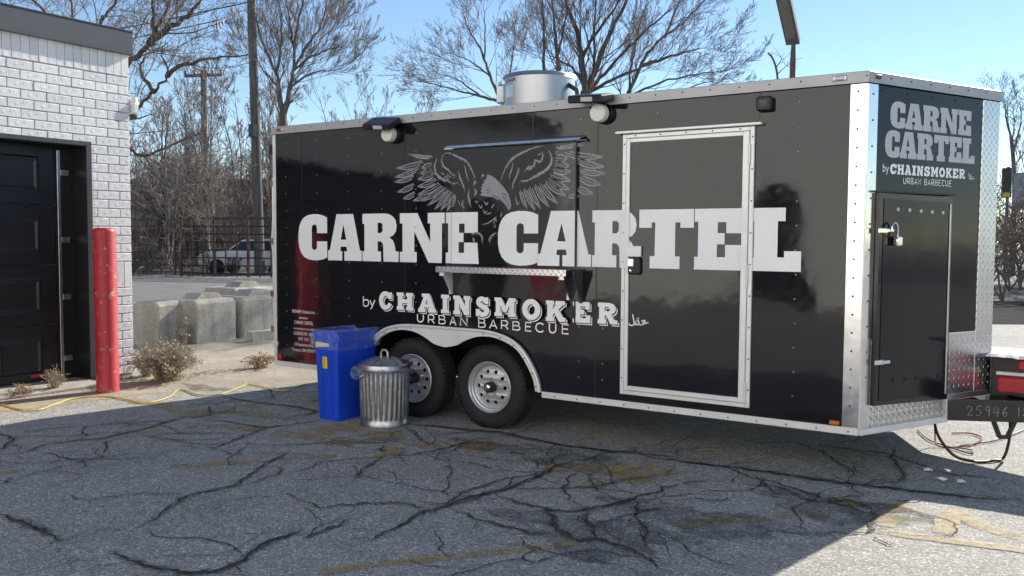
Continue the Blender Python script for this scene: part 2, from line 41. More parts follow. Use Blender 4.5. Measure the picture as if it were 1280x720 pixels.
# ---------------------------------------------------------------- helpers
def tag(o, label=None, cat=None, group=None, kind=None):
    if label: o['label'] = label
    if cat: o['category'] = cat
    if group: o['group'] = group
    if kind: o['kind'] = kind
    return o
def empty(name, loc=(0, 0, 0), rz=0, parent=None):
    o = bpy.data.objects.new(name, None); COL.objects.link(o); o.location = loc; o.rotation_euler = (0, 0, rz); o.parent = parent
    o.empty_display_size = .1
    return o
class MB:
    def __init__(s): s.v = []; s.f = []
    def add(s, vs_, fs):
        n = len(s.v); s.v += [tuple(p) for p in vs_]; s.f += [tuple(i + n for i in f) for f in fs]; return s
    def box(s, x0, x1, y0, y1, z0, z1, bev=0):
        if bev:
            b = min(bev, abs(x1-x0)*.45, abs(y1-y0)*.45, abs(z1-z0)*.45)
            V = []; 
            for (z, i) in ((z0, b), (z0 + b, 0), (z1 - b, 0), (z1, b)):
                V += [(x0+i+ (b if not i else 0), y0+i, z), (x1-i-(b if not i else 0), y0+i, z), (x1-i, y0+i+(b if not i else 0), z), (x1-i, y1-i-(b if not i else 0), z),
                      (x1-i-(b if not i else 0), y1-i, z), (x0+i+(b if not i else 0), y1-i, z), (x0+i, y1-i-(b if not i else 0), z), (x0+i, y0+i+(b if not i else 0), z)]
            F = [tuple(reversed(range(8))), tuple(range(24, 32))]
            for k in range(3):
                for i in range(8): F.append((k*8+i, k*8+(i+1)%8, (k+1)*8+(i+1)%8, (k+1)*8+i))
            return s.add(V, F)
        return s.add([(x0,y0,z0),(x1,y0,z0),(x1,y1,z0),(x0,y1,z0),(x0,y0,z1),(x1,y0,z1),(x1,y1,z1),(x0,y1,z1)],
                     [(3,2,1,0),(4,5,6,7),(0,1,5,4),(1,2,6,5),(2,3,7,6),(3,0,4,7)])
    def tube(s, pts, rad, n=6, cap=True, closed=False):
        pts = [Vector(p) for p in pts]; m = len(pts)
        if not isinstance(rad, (list, tuple)): rad = [rad] * m
        base = len(s.v); up = None
        for i, p in enumerate(pts):
            t = (pts[min(i+1, m-1)] - pts[max(i-1, 0)]); t = t.normalized() if t.length > 1e-9 else Vector((0,0,1))
            if up is None: up = Vector((0,0,1)) if abs(t.z) < .9 else Vector((1,0,0))
            a = t.cross(up)
            if a.length < 1e-6: a = t.cross(Vector((0,1,.3)))
            a.normalize(); b = a.cross(t); up = b
            for k in range(n):
                q = 2*math.pi*k/n; s.v.append(tuple(p + (a*math.cos(q) + b*math.sin(q)) * rad[i]))
        for i in range(m-1):
            for k in range(n):
                s.f.append((base+i*n+k, base+i*n+(k+1)%n, base+(i+1)*n+(k+1)%n, base+(i+1)*n+k))
        if cap and n > 3:
            s.f.append(tuple(base+k for k in reversed(range(n)))); s.f.append(tuple(base+(m-1)*n+k for k in range(n)))
        return s
    def lathe(s, prof, n=32, mp=lambda r, h, a: (r*math.cos(a), r*math.sin(a), h)):
        base = len(s.v); m = len(prof)
        for (r, h) in prof:
            for k in range(n): s.v.append(tuple(mp(r, h, 2*math.pi*k/n)))
        for i in range(m-1):
            for k in range(n): s.f.append((base+i*n+k, base+i*n+(k+1)%n, base+(i+1)*n+(k+1)%n, base+(i+1)*n+k))
        return s
    def plate(s, loops, mp, th=0.0):
        """flat outline (outer loop, then holes) mapped to space; th > 0 gives it thickness (third argument of mp)"""
        L3 = [[Vector((a, b, 0)) for a, b in l] for l in loops]; tri = tessellate_polygon(L3)
        P = [p for l in L3 for p in l]; n = len(P); base = len(s.v)
        s.v += [tuple(mp(p.x, p.y, 0)) for p in P]; s.f += [tuple(base+i for i in t) for t in tri]
        if th:
            s.v += [tuple(mp(p.x, p.y, th)) for p in P]; s.f += [tuple(base+n+i for i in reversed(t)) for t in tri]
            o = 0
            for l in L3:
                k = len(l)
                for i in range(k): s.f.append((base+o+i, base+o+(i+1)%k, base+n+o+(i+1)%k, base+n+o+i))
                o += k
        return s
    def ribbon(s, pts, w, mp, wj=0, rng=None, taper=False, ends=False):
        m = len(pts); base = len(s.v); P = [Vector(p) for p in pts]
        for i in range(m):
            t = P[min(i+1, m-1)] - P[max(i-1, 0)]; t = t.normalized() if t.length > 1e-9 else Vector((1, 0))
            nrm = Vector((-t.y, t.x)); k = 1.0
            if taper: k = max(.12, math.sin(math.pi * min(.97, max(.03, i/(m-1)))) ** .6)
            if ends: k = min(1, .15 + 6*min(i, m-1-i)/m)
            a = w*.5*k*(1+(rng.uniform(-wj, wj) if rng else 0)); b = w*.5*k*(1+(rng.uniform(-wj, wj) if rng else 0))
            q = P[i] + nrm*a; s.v.append(tuple(mp(q.x, q.y))); q = P[i] - nrm*b; s.v.append(tuple(mp(q.x, q.y)))
        for i in range(m-1): s.f.append((base+2*i, base+2*i+1, base+2*i+3, base+2*i+2))
        return s
    def build(s, name, mat, parent=None, smooth=None, fix=True, loc=None):
        me = bpy.data.meshes.new(name); me.from_pydata(s.v, [], s.f)
        if fix and len(s.f) < 60000:
            bm = bmesh.new(); bm.from_mesh(me); bmesh.ops.recalc_face_normals(bm, faces=bm.faces); bm.to_mesh(me); bm.free()
        me.materials.append(MAT[mat])
        if smooth is not None:
            me.polygons.foreach_set('use_smooth', [True]*len(me.polygons)); me.set_sharp_from_angle(angle=R(smooth))
        o = bpy.data.objects.new(name, me); COL.objects.link(o); o.parent = parent
        if loc: o.location = loc
        return o
def bar(mb, a, b, w, h, up=(0, 0, 1)):
    """rectangular bar from a to b, width w (sideways) and height h"""
    a = Vector(a); b = Vector(b); t = (b-a).normalized(); sd_ = t.cross(Vector(up)).normalized(); u = sd_.cross(t)
    V = [a + sd_*sx*w/2 + u*sy*h/2 for sx, sy in ((-1,-1),(1,-1),(1,1),(-1,1))] + [b + sd_*sx*w/2 + u*sy*h/2 for sx, sy in ((-1,-1),(1,-1),(1,1),(-1,1))]
    return mb.add(V, [(3,2,1,0),(4,5,6,7),(0,1,5,4),(1,2,6,5),(2,3,7,6),(3,0,4,7)])
def smooth_line(pts, k=6):
    """Catmull-Rom through the points"""
    P = [Vector(p) for p in pts]; out = []
    for i in range(len(P)-1):
        p0, p1, p2, p3 = P[max(i-1, 0)], P[i], P[i+1], P[min(i+2, len(P)-1)]
        for j in range(k):
            t = j/k; out.append(.5*((2*p1)+(p2-p0)*t+(2*p0-5*p1+4*p2-p3)*t*t+(3*p1-p0-3*p2+p3)*t**3))
    out.append(P[-1]); return out
def text_mesh(body, size, mp, name, mat, parent, align='CENTER', spacing=1.0):
    c = bpy.data.curves.new('t', 'FONT'); c.body = body; c.size = size; c.align_x = align; c.space_character = spacing; c.resolution_u = 3
    o = bpy.data.objects.new('t', c); COL.objects.link(o); dg = bpy.context.evaluated_depsgraph_get(); dg.update()
    me = bpy.data.meshes.new_from_object(o.evaluated_get(dg)); bpy.data.objects.remove(o); bpy.data.curves.remove(c)
    mb = MB(); mb.add([mp(v.co.x, v.co.y) for v in me.vertices], [tuple(p.vertices) for p in me.polygons]); bpy.data.meshes.remove(me)
    return mb.build(name, mat, parent, fix=False)
# ---------------------------------------------------------------- materials
MAT = {}
class NT:
    def __init__(s, name):
        m = bpy.data.materials.new(name); m.use_nodes = True; s.m = m; s.t = m.node_tree; s.n = s.t.nodes; s.b = s.n['Principled BSDF']; MAT[name] = m
        s.tc = s.n.new('ShaderNodeTexCoord'); s.co = s.tc.outputs['Object']
    def L(s, a, b): s.t.links.new(a, b); return s
    def new(s, t, **kw):
        n = s.n.new(t)
        for k, v in kw.items(): setattr(n, k, v)
        return n
    def mapping(s, sc=(1,1,1), rot=(0,0,0), co=None):
        n = s.new('ShaderNodeMapping'); n.inputs['Scale'].default_value = sc; n.inputs['Rotation'].default_value = rot; s.L(co or s.co, n.inputs[0]); return n.outputs[0]
    def noise(s, scale, detail=4, rough=.55, co=None, dist=0):
        n = s.new('ShaderNodeTexNoise'); n.inputs['Scale'].default_value = scale; n.inputs['Detail'].default_value = detail; n.inputs['Roughness'].default_value = rough; n.inputs['Distortion'].default_value = dist
        s.L(co or s.co, n.inputs['Vector']); return n.outputs[0]
    def voro(s, scale, feat='F1', out='Distance', co=None):
        n = s.new('ShaderNodeTexVoronoi', feature=feat); n.inputs['Scale'].default_value = scale; s.L(co or s.co, n.inputs['Vector']); return n.outputs[out]
    def ramp(s, fac, stops, interp='LINEAR'):
        n = s.new('ShaderNodeValToRGB'); n.color_ramp.interpolation = interp; e = n.color_ramp.elements
        while len(e) < len(stops): e.new(.5)
        for i, (p, c) in enumerate(stops):
            e[i].position = p; e[i].color = (c, c, c, 1) if not isinstance(c, (tuple, list)) else (*c, 1)
        s.L(fac, n.inputs[0]); return n.outputs[0]
    def mix(s, fac, a, b, mode='MIX'):
        n = s.new('ShaderNodeMix', data_type='RGBA', blend_type=mode)
        for sock, v in ((n.inputs[0], fac), (n.inputs[6], a), (n.inputs[7], b)):
            if hasattr(v, 'links'): s.L(v, sock)
            elif isinstance(v, (tuple, list)): sock.default_value = (*v, 1)
            else: sock.default_value = v
        return n.outputs[2]
    def math(s, op, a, b=0):
        n = s.new('ShaderNodeMath', operation=op)
        for i, v in enumerate((a, b)):
            if hasattr(v, 'links'): s.L(v, n.inputs[i])
            else: n.inputs[i].default_value = v
        return n.outputs[0]
    def bump(s, h, strength=.3, dist=.01, nrm=None):
        n = s.new('ShaderNodeBump'); n.inputs['Strength'].default_value = strength; n.inputs['Distance'].default_value = dist; s.L(h, n.inputs['Height'])
        if nrm: s.L(nrm, n.inputs['Normal'])
        s.L(n.outputs[0], s.b.inputs['Normal']); return n.outputs[0]
    def set(s, **kw):
        for k, v in kw.items():
            i = s.b.inputs[k.replace('_', ' ')]
            if hasattr(v, 'links'): s.L(v, i)
            elif isinstance(v, (tuple, list)): i.default_value = (*v, 1)
            else: i.default_value = v
        return s
    def alpha_mix(s, fac):
        """fac 1 = solid"""
        tr = s.new('ShaderNodeBsdfTransparent'); mx = s.new('ShaderNodeMixShader'); s.L(fac, mx.inputs[0]); s.L(tr.outputs[0], mx.inputs[1]); s.L(s.b.outputs[0], mx.inputs[2]); s.L(mx.outputs[0], s.n['Material Output'].inputs[0]); return s
def vary(name, c, amt=.25, scale=3, rough=.6, metal=0, bump=0, bscale=40, fine=0, **kw):
    t = NT(name); n = t.noise(scale, 6)
    lo = tuple(v*(1-amt) for v in c); hi = tuple(min(1, v*(1+amt)) for v in c)
    colr = t.ramp(n, [(.3, lo), (.7, hi)])
    if fine: colr = t.mix(fine, colr, t.ramp(t.noise(bscale, 3), [(.35, tuple(v*.55 for v in c)), (.65, tuple(min(1, v*1.35) for v in c))]))
    t.set(Base_Color=colr, Roughness=rough, Metallic=metal, **kw)
    if bump: t.bump(t.noise(bscale, 4), bump, .01)
    return t
# asphalt: pale and dark stones in worn binder
t = NT('asphalt')
st = t.voro(95, 'F1', 'Color'); sep = t.new('ShaderNodeSeparateColor'); t.L(st, sep.inputs[0])
stones = t.ramp(sep.outputs[0], [(0, (.20,.193,.182)), (.35, (.31,.30,.28)), (.72, (.38,.368,.342)), (.9, (.52,.495,.45)), (1, (.70,.67,.60))])
binder = t.ramp(t.voro(95, 'DISTANCE_TO_EDGE'), [(0, .62), (.12, 1)])
big = t.ramp(t.noise(.55, 7, .62), [(.3, .82), (.5, 1.0), (.72, 1.1)])
mid_ = t.ramp(t.noise(5.5, 6, .65), [(.3, .82), (.65, 1.08)])
c1 = t.mix(1, stones, binder, 'MULTIPLY'); c1 = t.mix(1, c1, big, 'MULTIPLY'); c1 = t.mix(1, c1, mid_, 'MULTIPLY')
wn_ = t.new('ShaderNodeTexNoise'); wn_.inputs['Scale'].default_value = 5; wn_.inputs['Detail'].default_value = 5; t.L(t.co, wn_.inputs['Vector'])
fine = t.ramp(t.voro(2.1, 'DISTANCE_TO_EDGE', co=t.mix(.22, t.co, wn_.outputs[1])), [(0, .45), (.006, .8), (.014, 1)])
fm = t.ramp(t.noise(.9, 3), [(.55, 0), (.62, 1)])
c1 = t.mix(fm, c1, t.mix(1, c1, fine, 'MULTIPLY'))
t.set(Base_Color=c1, Roughness=.82)
hb = t.math('ADD', t.ramp(t.voro(95, 'F1'), [(0, 1), (.6, 0)]), t.math('MULTIPLY', sep.outputs[1], .9))
t.bump(hb, .4, .006)
t = NT('crack'); t.set(Base_Color=t.ramp(t.noise(30, 4), [(.35, (.018,.018,.019)), (.7, (.06,.056,.052))]), Roughness=.95)
t = NT('crack_stain'); t.set(Base_Color=(.03,.03,.032), Roughness=.9)
t.alpha_mix(t.math('MULTIPLY', t.ramp(t.noise(7, 8, .75), [(.36, 0), (.72, 1)]), .62))
for nm, lo, hi in (('paint_a', .40, .54), ('paint_b', .40, .58), ('paint_c', .36, .52)):
    t = NT(nm); t.set(Base_Color=t.ramp(t.noise(14, 5), [(.3, (.34,.24,.085)), (.7, (.50,.37,.16))] if nm != 'paint_c' else [(.3, (.42,.34,.19)), (.7, (.60,.51,.33))]), Roughness=.8)
    hole = t.ramp(t.voro(95, 'F1', 'Color'), [(0, 0), (.55, 1)])
    a = t.math('MULTIPLY', t.ramp(t.noise(4.5, 9, .72), [(lo, 0), (hi, 1)]), t.math('ADD', t.math('MULTIPLY', hole, .6), .4)); t.alpha_mix(t.math('MULTIPLY', a, .78 if nm != 'paint_b' else .75))
# buildings
t = NT('brick_paint')
oi = t.new('ShaderNodeObjectInfo'); tone = t.ramp(oi.outputs['Random'], [(0, .72), (.5, .79), (1, .85)])
nz = t.ramp(t.noise(18, 6, .6), [(.3, (.86,.86,.87)), (.65, (1,1,1))]); low = t.ramp(t.noise(60, 3), [(.68, (1,1,1)), (.76, (.62,.58,.54))])
t.set(Base_Color=t.mix(1, t.mix(1, tone, nz, 'MULTIPLY'), low, 'MULTIPLY'), Roughness=.55); t.bump(t.math('ADD', t.noise(45, 5, .65), t.ramp(t.noise(9, 2), [(.55, 0), (.7, 1.3)])), .35, .006)
vary('mortar', (.36,.36,.38), .2, 8, .9, bump=.3, bscale=80)
vary('fascia', (.085,.09,.097), .08, 2, .38)
vary('fascia_dark', (.02,.02,.022), .1, 2, .5)
vary('door_black', (.012,.013,.015), .3, 3, .38, bump=.04, bscale=60)
vary('jamb_grey', (.05,.052,.058), .15, 4, .45)
vary('track_steel', (.45,.46,.48), .2, 9, .35, 1)
vary('floor_slab', (.36,.34,.31), .2, 4, .9, bump=.3, bscale=60)
t = NT('bollard_red')
chip = t.ramp(t.noise(13, 9, .78), [(.585, 0), (.61, 1)])
t.set(Base_Color=t.mix(chip, t.ramp(t.noise(3, 5), [(.3, (.40,.018,.032)), (.7, (.52,.03,.048))]), (.50,.38,.26)), Roughness=.5); t.bump(t.noise(28, 4), .25, .004)
# trailer
def gloss(name, c, rough=.06, ior=1.75, wave=.5):
    t = NT(name); d = t.ramp(t.noise(6, 7, .7), [(.35, rough*.6), (.8, rough*2.2)])
    t.set(Base_Color=c, Roughness=d, IOR=ior)
    n1 = t.noise(1.15, 1.5, .4, co=t.mapping((1.2, 1, .8))); n2 = t.noise(4.5, 2, .5)
    t.bump(t.math('ADD', n1, t.math('MULTIPLY', n2, .09)), wave, .028); return t
gloss('black_panel', (.008,.009,.012), .055, 1.56, .5)
gloss('nose_black', (.007,.009,.013), .08, 1.42, .2)
t = vary('aluminium', (.70,.70,.71), .12, 6, .32, 1, bump=.05, bscale=18)
t = vary('white_alu', (.78,.78,.77), .06, 5, .36, .25, bump=.05, bscale=15)
t = NT('polished_alu'); t.set(Base_Color=(.82,.82,.82), Metallic=1, Roughness=t.ramp(t.noise(9, 5), [(.3, .08), (.75, .26)])); t.bump(t.noise(4, 2), .12, .012)
def tread(name, col, scale, rough):
    t = NT(name)
    a = t.mapping((1,1,1)); sp = t.new('ShaderNodeSeparateXYZ'); t.L(t.co, sp.inputs[0])
    p = t.math('MULTIPLY', t.math('ADD', sp.outputs[0], sp.outputs[2]), scale); q = t.math('MULTIPLY', t.math('SUBTRACT', sp.outputs[0], sp.outputs[2]), scale)
    cp = t.math('FLOOR', p); cq = t.math('FLOOR', q); par = t.math('MODULO', t.math('ABSOLUTE', t.math('ADD', cp, cq)), 2)
    fp = t.math('ABSOLUTE', t.math('SUBTRACT', t.math('FRACT', p), .5)); fq = t.math('ABSOLUTE', t.math('SUBTRACT', t.math('FRACT', q), .5))
    u = t.mix(par, fp, fq); v = t.mix(par, fq, fp)
    d = t.math('ADD', t.math('MULTIPLY', u, 1.0), t.math('MULTIPLY', v, 2.6)); h = t.ramp(d, [(.25, 1), (.5, 0)])
    t.set(Base_Color=t.ramp(t.noise(5, 5), [(.3, tuple(x*.85 for x in col)), (.7, col)]), Metallic=1, Roughness=rough); t.bump(h, .9, .006)
tread('tread_plate', (.68,.68,.68), 18, .26)
tread('tread_fine', (.8,.8,.8), 22, .2)
vary('vinyl_grey', (.84,.85,.86), .03, 3, .38)
vary('vinyl_white', (.90,.90,.90), .05, 3, .4)
vary('eagle_grey', (.27,.28,.30), .1, 9, .38)
vary('vinyl_black', (.012,.012,.014), .1, 9, .3)
vary('nose_vinyl', (.48,.48,.52), .04, 5, .4)
vary('chalk', (.26,.25,.24), .4, 40, .9)
vary('screw', (.30,.30,.32), .3, 50, .35, 1)
vary('black_plastic', (.012,.012,.013), .25, 12, .42)
vary('white_plastic', (.72,.71,.67), .08, 9, .4)
vary('amber', (.62,.16,.02), .15, 20, .25)
vary('lens_red', (.42,.01,.02), .15, 20, .25)
vary('lens_clear', (.55,.55,.55), .1, 20, .12)
t = NT('tyre_rubber'); t.set(Base_Color=t.ramp(t.noise(7, 6), [(.3, (.009,.0095,.011)), (.75, (.021,.021,.022))]), Roughness=.75); t.bump(t.noise(60, 3), .15, .004)
vary('rim_silver', (.56,.565,.575), .1, 8, .34, .55)
vary('chrome', (.8,.8,.8), .05, 8, .1, 1)
vary('under_black', (.012,.012,.012), .3, 5, .8)
vary('beam_black', (.022,.021,.02), .3, 5, .45, bump=.15, bscale=70)
vary('galvanized', (.46,.47,.48), .3, 11, .34, 1, fine=.35, bscale=26)
vary('fan_alu', (.46,.47,.48), .1, 3, .42, 1)
vary('trim_grey', (.40,.40,.41), .08, 5, .45, .35, bump=.05, bscale=15)
vary('lot_asphalt_shaded', (.17,.165,.155), .25, 1.5, .9, bump=.3, bscale=90, fine=.3)  # lot asphalt, darkened to carry the tree and fence shade
# bins and street things
vary('bin_blue', (.008,.065,.62), .12, 4, .38, bump=.05, bscale=30)
vary('sticker_yellow', (.78,.60,.03), .05, 20, .5)
vary('sticker_white', (.75,.72,.62), .1, 40, .5)
t = NT('bag_film'); t.set(Base_Color=(.60,.72,.95), Roughness=.16, IOR=1.5); t.bump(t.noise(16, 5, .6, dist=1.5), 1.0, .03)
f_ = t.ramp(t.noise(11, 6, .65, dist=2.0), [(.4, .05), (.75, .36)]); t.alpha_mix(f_)
t = NT('concrete'); stn = t.ramp(t.noise(3.5, 6, .6, co=t.mapping((1, 1, .12))), [(.35, .72), (.6, 1.05)]); cn = t.ramp(t.noise(2.3, 8, .65), [(.3, (.42,.385,.32)), (.7, (.60,.56,.48))]); dk = t.ramp(t.noise(24, 5), [(.3, .75), (.6, 1.05)])
t.set(Base_Color=t.mix(1, t.mix(1, cn, dk, 'MULTIPLY'), stn, 'MULTIPLY'), Roughness=.92); t.bump(t.noise(35, 6, .65), .5, .01)
vary('cord_yellow', (.55,.45,.12), .1, 5, .45)
vary('cable_black', (.015,.015,.015), .2, 5, .5)
vary('cable_orange', (.45,.16,.05), .2, 5, .5)
t = NT('pole_wood'); w_ = t.noise(10, 6, .6, co=t.mapping((1, 1, .06))); t.set(Base_Color=t.ramp(w_, [(.3, (.055,.05,.045)), (.7, (.15,.14,.125))]), Roughness=.9); t.bump(w_, .6, .02)
vary('lamp_bronze', (.085,.08,.075), .15, 6, .5)
vary('lamp_pole', (.09,.055,.04), .2, 6, .6)
vary('lamp_lens', (.12,.115,.105), .1, 9, .3)
vary('fence_steel', (.035,.025,.022), .4, 3, .6)
vary('fence_rust', (.10,.045,.03), .4, 3, .8)
def bark(name, lo, hi):
    t = NT(name); b = t.noise(9, 6, .65, co=t.mapping((1, 1, .25))); t.set(Base_Color=t.ramp(b, [(.3, lo), (.72, hi)]), Roughness=.9); t.bump(b, .5, .02)
bark('bark_dark', (.045,.036,.03), (.13,.108,.09)); bark('bark_grey', (.07,.06,.05), (.20,.175,.15)); bark('bark_pale', (.16,.14,.12), (.36,.32,.28))
bark('twig_brown', (.14,.105,.085), (.30,.235,.195)); bark('twig_red', (.13,.06,.048), (.25,.13,.10)); bark('twig_grey', (.17,.15,.135), (.36,.32,.285)); bark('twig_thicket', (.15,.125,.11), (.34,.28,.245))
vary('weed_leaf', (.36,.345,.26), .45, 25, .8); vary('weed_dry', (.40,.31,.19), .35, 25, .85); vary('weed_stem', (.30,.24,.16), .3, 25, .85)
vary('car_white', (.68,.68,.69), .03, 3, .25); vary('car_glass', (.02,.025,.03), .1, 3, .06); vary('lamp_glass', (.6,.6,.6), .1, 8, .15)
vary('far_brick', (.17,.06,.05), .3, 5, .9); vary('far_grey', (.30,.31,.32), .15, 4, .8); vary('roof_far', (.12,.10,.10), .2, 3, .9)
vary('tool_red', (.42,.012,.02), .1, 5, .35); vary('tool_band', (.55,.55,.56), .1, 9, .3, .6); vary('tarp_silver', (.34,.33,.34), .3, 8, .7, 0, bump=.5, bscale=12)
vary('paper', (.75,.74,.72), .05, 9, .8); vary('dry_grass', (.30,.24,.13), .4, 12, .9)
vary('van_blue', (.014,.016,.022), .2, 3, .22)
vary('pale_stucco', (.80,.785,.75), .08, 2, .85, bump=.2, bscale=20)
vary('shade_dark', (.03,.032,.036), .3, 2, 1.0, Specular_IOR_Level=.05)  # near-black matt colour for the painted shadow band on the ground
vary('panel_grey', (.32,.35,.40), .1, 3, .5)
t = NT('sand_dust'); t.set(Base_Color=t.ramp(t.noise(20, 5), [(.3, (.40,.335,.25)), (.7, (.60,.52,.40))]), Roughness=.95)
t.alpha_mix(t.math('MULTIPLY', t.ramp(t.noise(1.6, 7, .65), [(.32, .25), (.62, 1)]), .72))
# ================================================================ ground
mb = MB(); mb.add([(-700,-700,0),(700,-700,0),(700,700,0),(-700,700,0)], [(0,1,2,3)])
ground = tag(mb.build('ground', 'asphalt', fix=False), kind='structure')
mb = MB(); mb.add([(-90,6.5,.004),(-13.5,4.6,.004),(-8,16,.004),(60,14,.004),(90,120,.004),(-90,120,.004)], [(0,1,2,3,4,5)]); tag(mb.build('rear_lot_shaded', 'lot_asphalt_shaded', fix=False), kind='structure')  # darker lot sheet; streaky tree and fence shade put into its colour
mb = MB(); mb.add([(-2.79,11.31,.008),(25.6,30.0,.008),(22.0,35.5,.008),(-6.4,16.7,.008)], [(0,1,2,3)]); tag(mb.build('ground_shade', 'shade_dark', fix=False), kind='structure')  # flat dark strip: the shadow across the ground painted as a surface
rng = random.Random(4)
def jag(pts, step=.035, amp=.011, rng=rng):
    out = []
    for a, b in zip(pts[:-1], pts[1:]):
        a = Vector(a); b = Vector(b); n = max(1, int((b-a).length/step)); d = (b-a).normalized() if (b-a).length else Vector((1, 0)); nn = Vector((-d.y, d.x))
        for i in range(n): out.append(a + (b-a)*i/n + (nn*rng.uniform(-amp, amp) if i or out else Vector((0, 0))))
    out.append(Vector(pts[-1])); return out
def extend(pts):
    """carry a traced line through its bends"""
    return [(p.x, p.y) for p in smooth_line(pts, 3)]
cm = MB(); sm = MB()
for w, pts in CRACKS:
    w = max(w*.8, .009)
    p = jag(jag(extend(pts), .10, .017), .03, .008)
    cm.ribbon(p, w, lambda x, y: (x, y, .0085), .8, rng, ends=True)
    for i in range(3, len(p)-3):                 # crumbled spots and hairline side cracks
        if rng.random() < .13:
            q = p[i]; a = rng.uniform(0, 6.28); k = [q]; L_ = rng.uniform(.05, .22)
            for j in range(5): a += rng.uniform(-.5, .5); k.append(k[-1] + Vector((math.cos(a), math.sin(a)))*L_/5)
            cm.ribbon(k, .005, lambda x, y: (x, y, .0085), .5, rng, taper=True)
    if w > .0095: sm.ribbon(jag(extend(pts), .08, .02), w*3.4, lambda x, y: (x, y, .0065), .5, rng, taper=True)
for w, pts in list(CRACKS):                        # web of finer cracks between the traced ones
    P_ = [Vector(p) for p in pts]
    for k in range(len(P_)-1):
        L0 = (P_[k+1]-P_[k]).length
        if rng.random() < min(.75, L0*1.5):
            q = P_[k].lerp(P_[k+1], rng.random()); a = math.atan2(*(P_[k+1]-P_[k]).yx) + rng.choice((-1, 1))*rng.uniform(.5, 1.5); n = rng.randint(4, 11); l = [q]
            for j in range(n): a += rng.gauss(0, .42); l.append(l[-1] + Vector((math.cos(a), math.sin(a)))*rng.uniform(.05, .13))
            cm.ribbon(jag(l, .03, .007), rng.uniform(.006, .011), lambda x, y: (x, y, .0085), .7, rng, taper=rng.random() < .5)
            if rng.random() < .5:
                m_ = l[n//2]; a += rng.choice((-1, 1))*1.1; l2 = [m_]
                for j in range(5): a += rng.gauss(0, .4); l2.append(l2[-1] + Vector((math.cos(a), math.sin(a)))*.08)
                cm.ribbon(jag(l2, .03, .006), .006, lambda x, y: (x, y, .0085), .7, rng, taper=True)
tag(cm.build('crack', 'crack', ground, fix=False), kind='stuff'); tag(sm.build('crack_stain', 'crack_stain', ground, fix=False), kind='stuff')
for i, (w, wear, pts) in enumerate(PAINT):
    mb = MB(); zz = .0035 + .0003*(i % 8); mb.ribbon(jag(extend(pts), .06, .008), w, lambda x, y: (x, y, zz), .12, rng)
    mb.build('painted_line', 'paint_c' if wear < .42 else 'paint_a' if wear < .55 else 'paint_b', ground, fix=False)
for pts in ([(-7.6,-2.6),(-6.75,-2.6),(-6.7,-1.4),(-6.5,-.6),(-6.05,.1),(-5.6,.9),(-5.35,2.2),(-7.2,4.2),(-9.3,3.4),(-9.6,1.6),(-7.6,.3)], [(-7.6,-1.9),(-7.15,-1.9),(-7.05,-.9),(-7.0,-.3),(-6.8,.4),(-7.3,.6),(-7.6,.2)]):
    mb = MB(); mb.plate([pts], lambda a, b, c: (a, b, .0022 if len(pts) > 8 else .0029)); tag(mb.build('sand_dust', 'sand_dust', ground, fix=False), kind='stuff')
mb = MB(); rl = random.Random(21)                      # leaf litter and grit along the wall foot and kerb of weeds
for k in range(900):
    y = rl.uniform(-2.2, .9); x = -7.57 + abs(rl.gauss(0, .16)) + (.35 if y > .05 else 0); a = rl.uniform(0, 6.28); s_ = rl.uniform(.006, .022); z = rl.uniform(.004, .016)
    mb.add([(x+s_*math.cos(a), y+s_*math.sin(a), z), (x+s_*.5*math.cos(a+1.7), y+s_*.5*math.sin(a+1.7), z+.006), (x-s_*math.cos(a), y-s_*math.sin(a), z+.002), (x+s_*.5*math.cos(a-1.7), y+s_*.5*math.sin(a-1.7), z)], [(0, 1, 2, 3)])
tag(mb.build('leaf_litter', 'dry_grass', ground, fix=False), kind='stuff')
# oil and tar stains in the paving
for (x, y, a, b) in ((-.55, -1.2, .55, .22), (-.95, -1.75, .5, .3), (-2.0, -.45, .7, .25), (.05, -.55, .5, .25), (-4.6, .2, .35, .15), (-6.3, -.05, .35, .12)):
    mb = MB(); n = 40; V = [(x, y, .0052)]
    for k in range(n):
        q = 6.283*k/n; s_ = 1 + .25*math.sin(3*q+x) + .15*math.sin(7*q+y); V.append((x+a*s_*math.cos(q), y+b*s_*math.sin(q), .0052))
    mb.add(V, [(0, 1+k, 1+(k+1) % n) for k in range(n)]); mb.build('stain', 'crack_stain', ground, fix=False)
# ================================================================ food trailer
LEN, ZB, ZT, ZTB, HW = 5.32, .316, 2.576, 2.505, 1.245
NX, NY = .609, 1.245; NL = math.hypot(NX, NY); NA = math.atan2(NY, NX)
trailer = tag(empty('food_trailer', (0, 0, 0)), 'long black V-nosed enclosed food trailer lettered CARNE CARTEL with an eagle', 'trailer')
side = lambda y0: (lambda a, b, c=0: (a, y0 + c, b))
ARC = [(-2.325,.36),(-2.345,.45),(-2.40,.56),(-2.49,.675),(-2.60,.748),(-2.75,.788),(-2.90,.80)]
OUT = [(p.x, p.y) for p in smooth_line(ARC, 4)]; OUT = OUT + [(-6.5 - x, z) for x, z in reversed(OUT)]        # symmetric about x = -3.25
mb = MB(); mb.plate([[(-LEN+.004,.34),(-4.175,.34)] + list(reversed(OUT)) + [(-2.325,.34),(-.004,.34),(-.004,2.53),(-LEN+.004,2.53)]], side(0), .02)
mb.build('side_panel', 'black_panel', trailer)
mb = MB(); mb.box(-LEN+.004, -.004, 2*HW-.02, 2*HW, .34, 2.53); mb.build('far_side_panel', 'black_panel', trailer)
mb = MB(); mb.box(-LEN+.002, -LEN+.03, .022, 2*HW-.022, .34, 2.53); mb.build('rear_panel', 'black_panel', trailer)
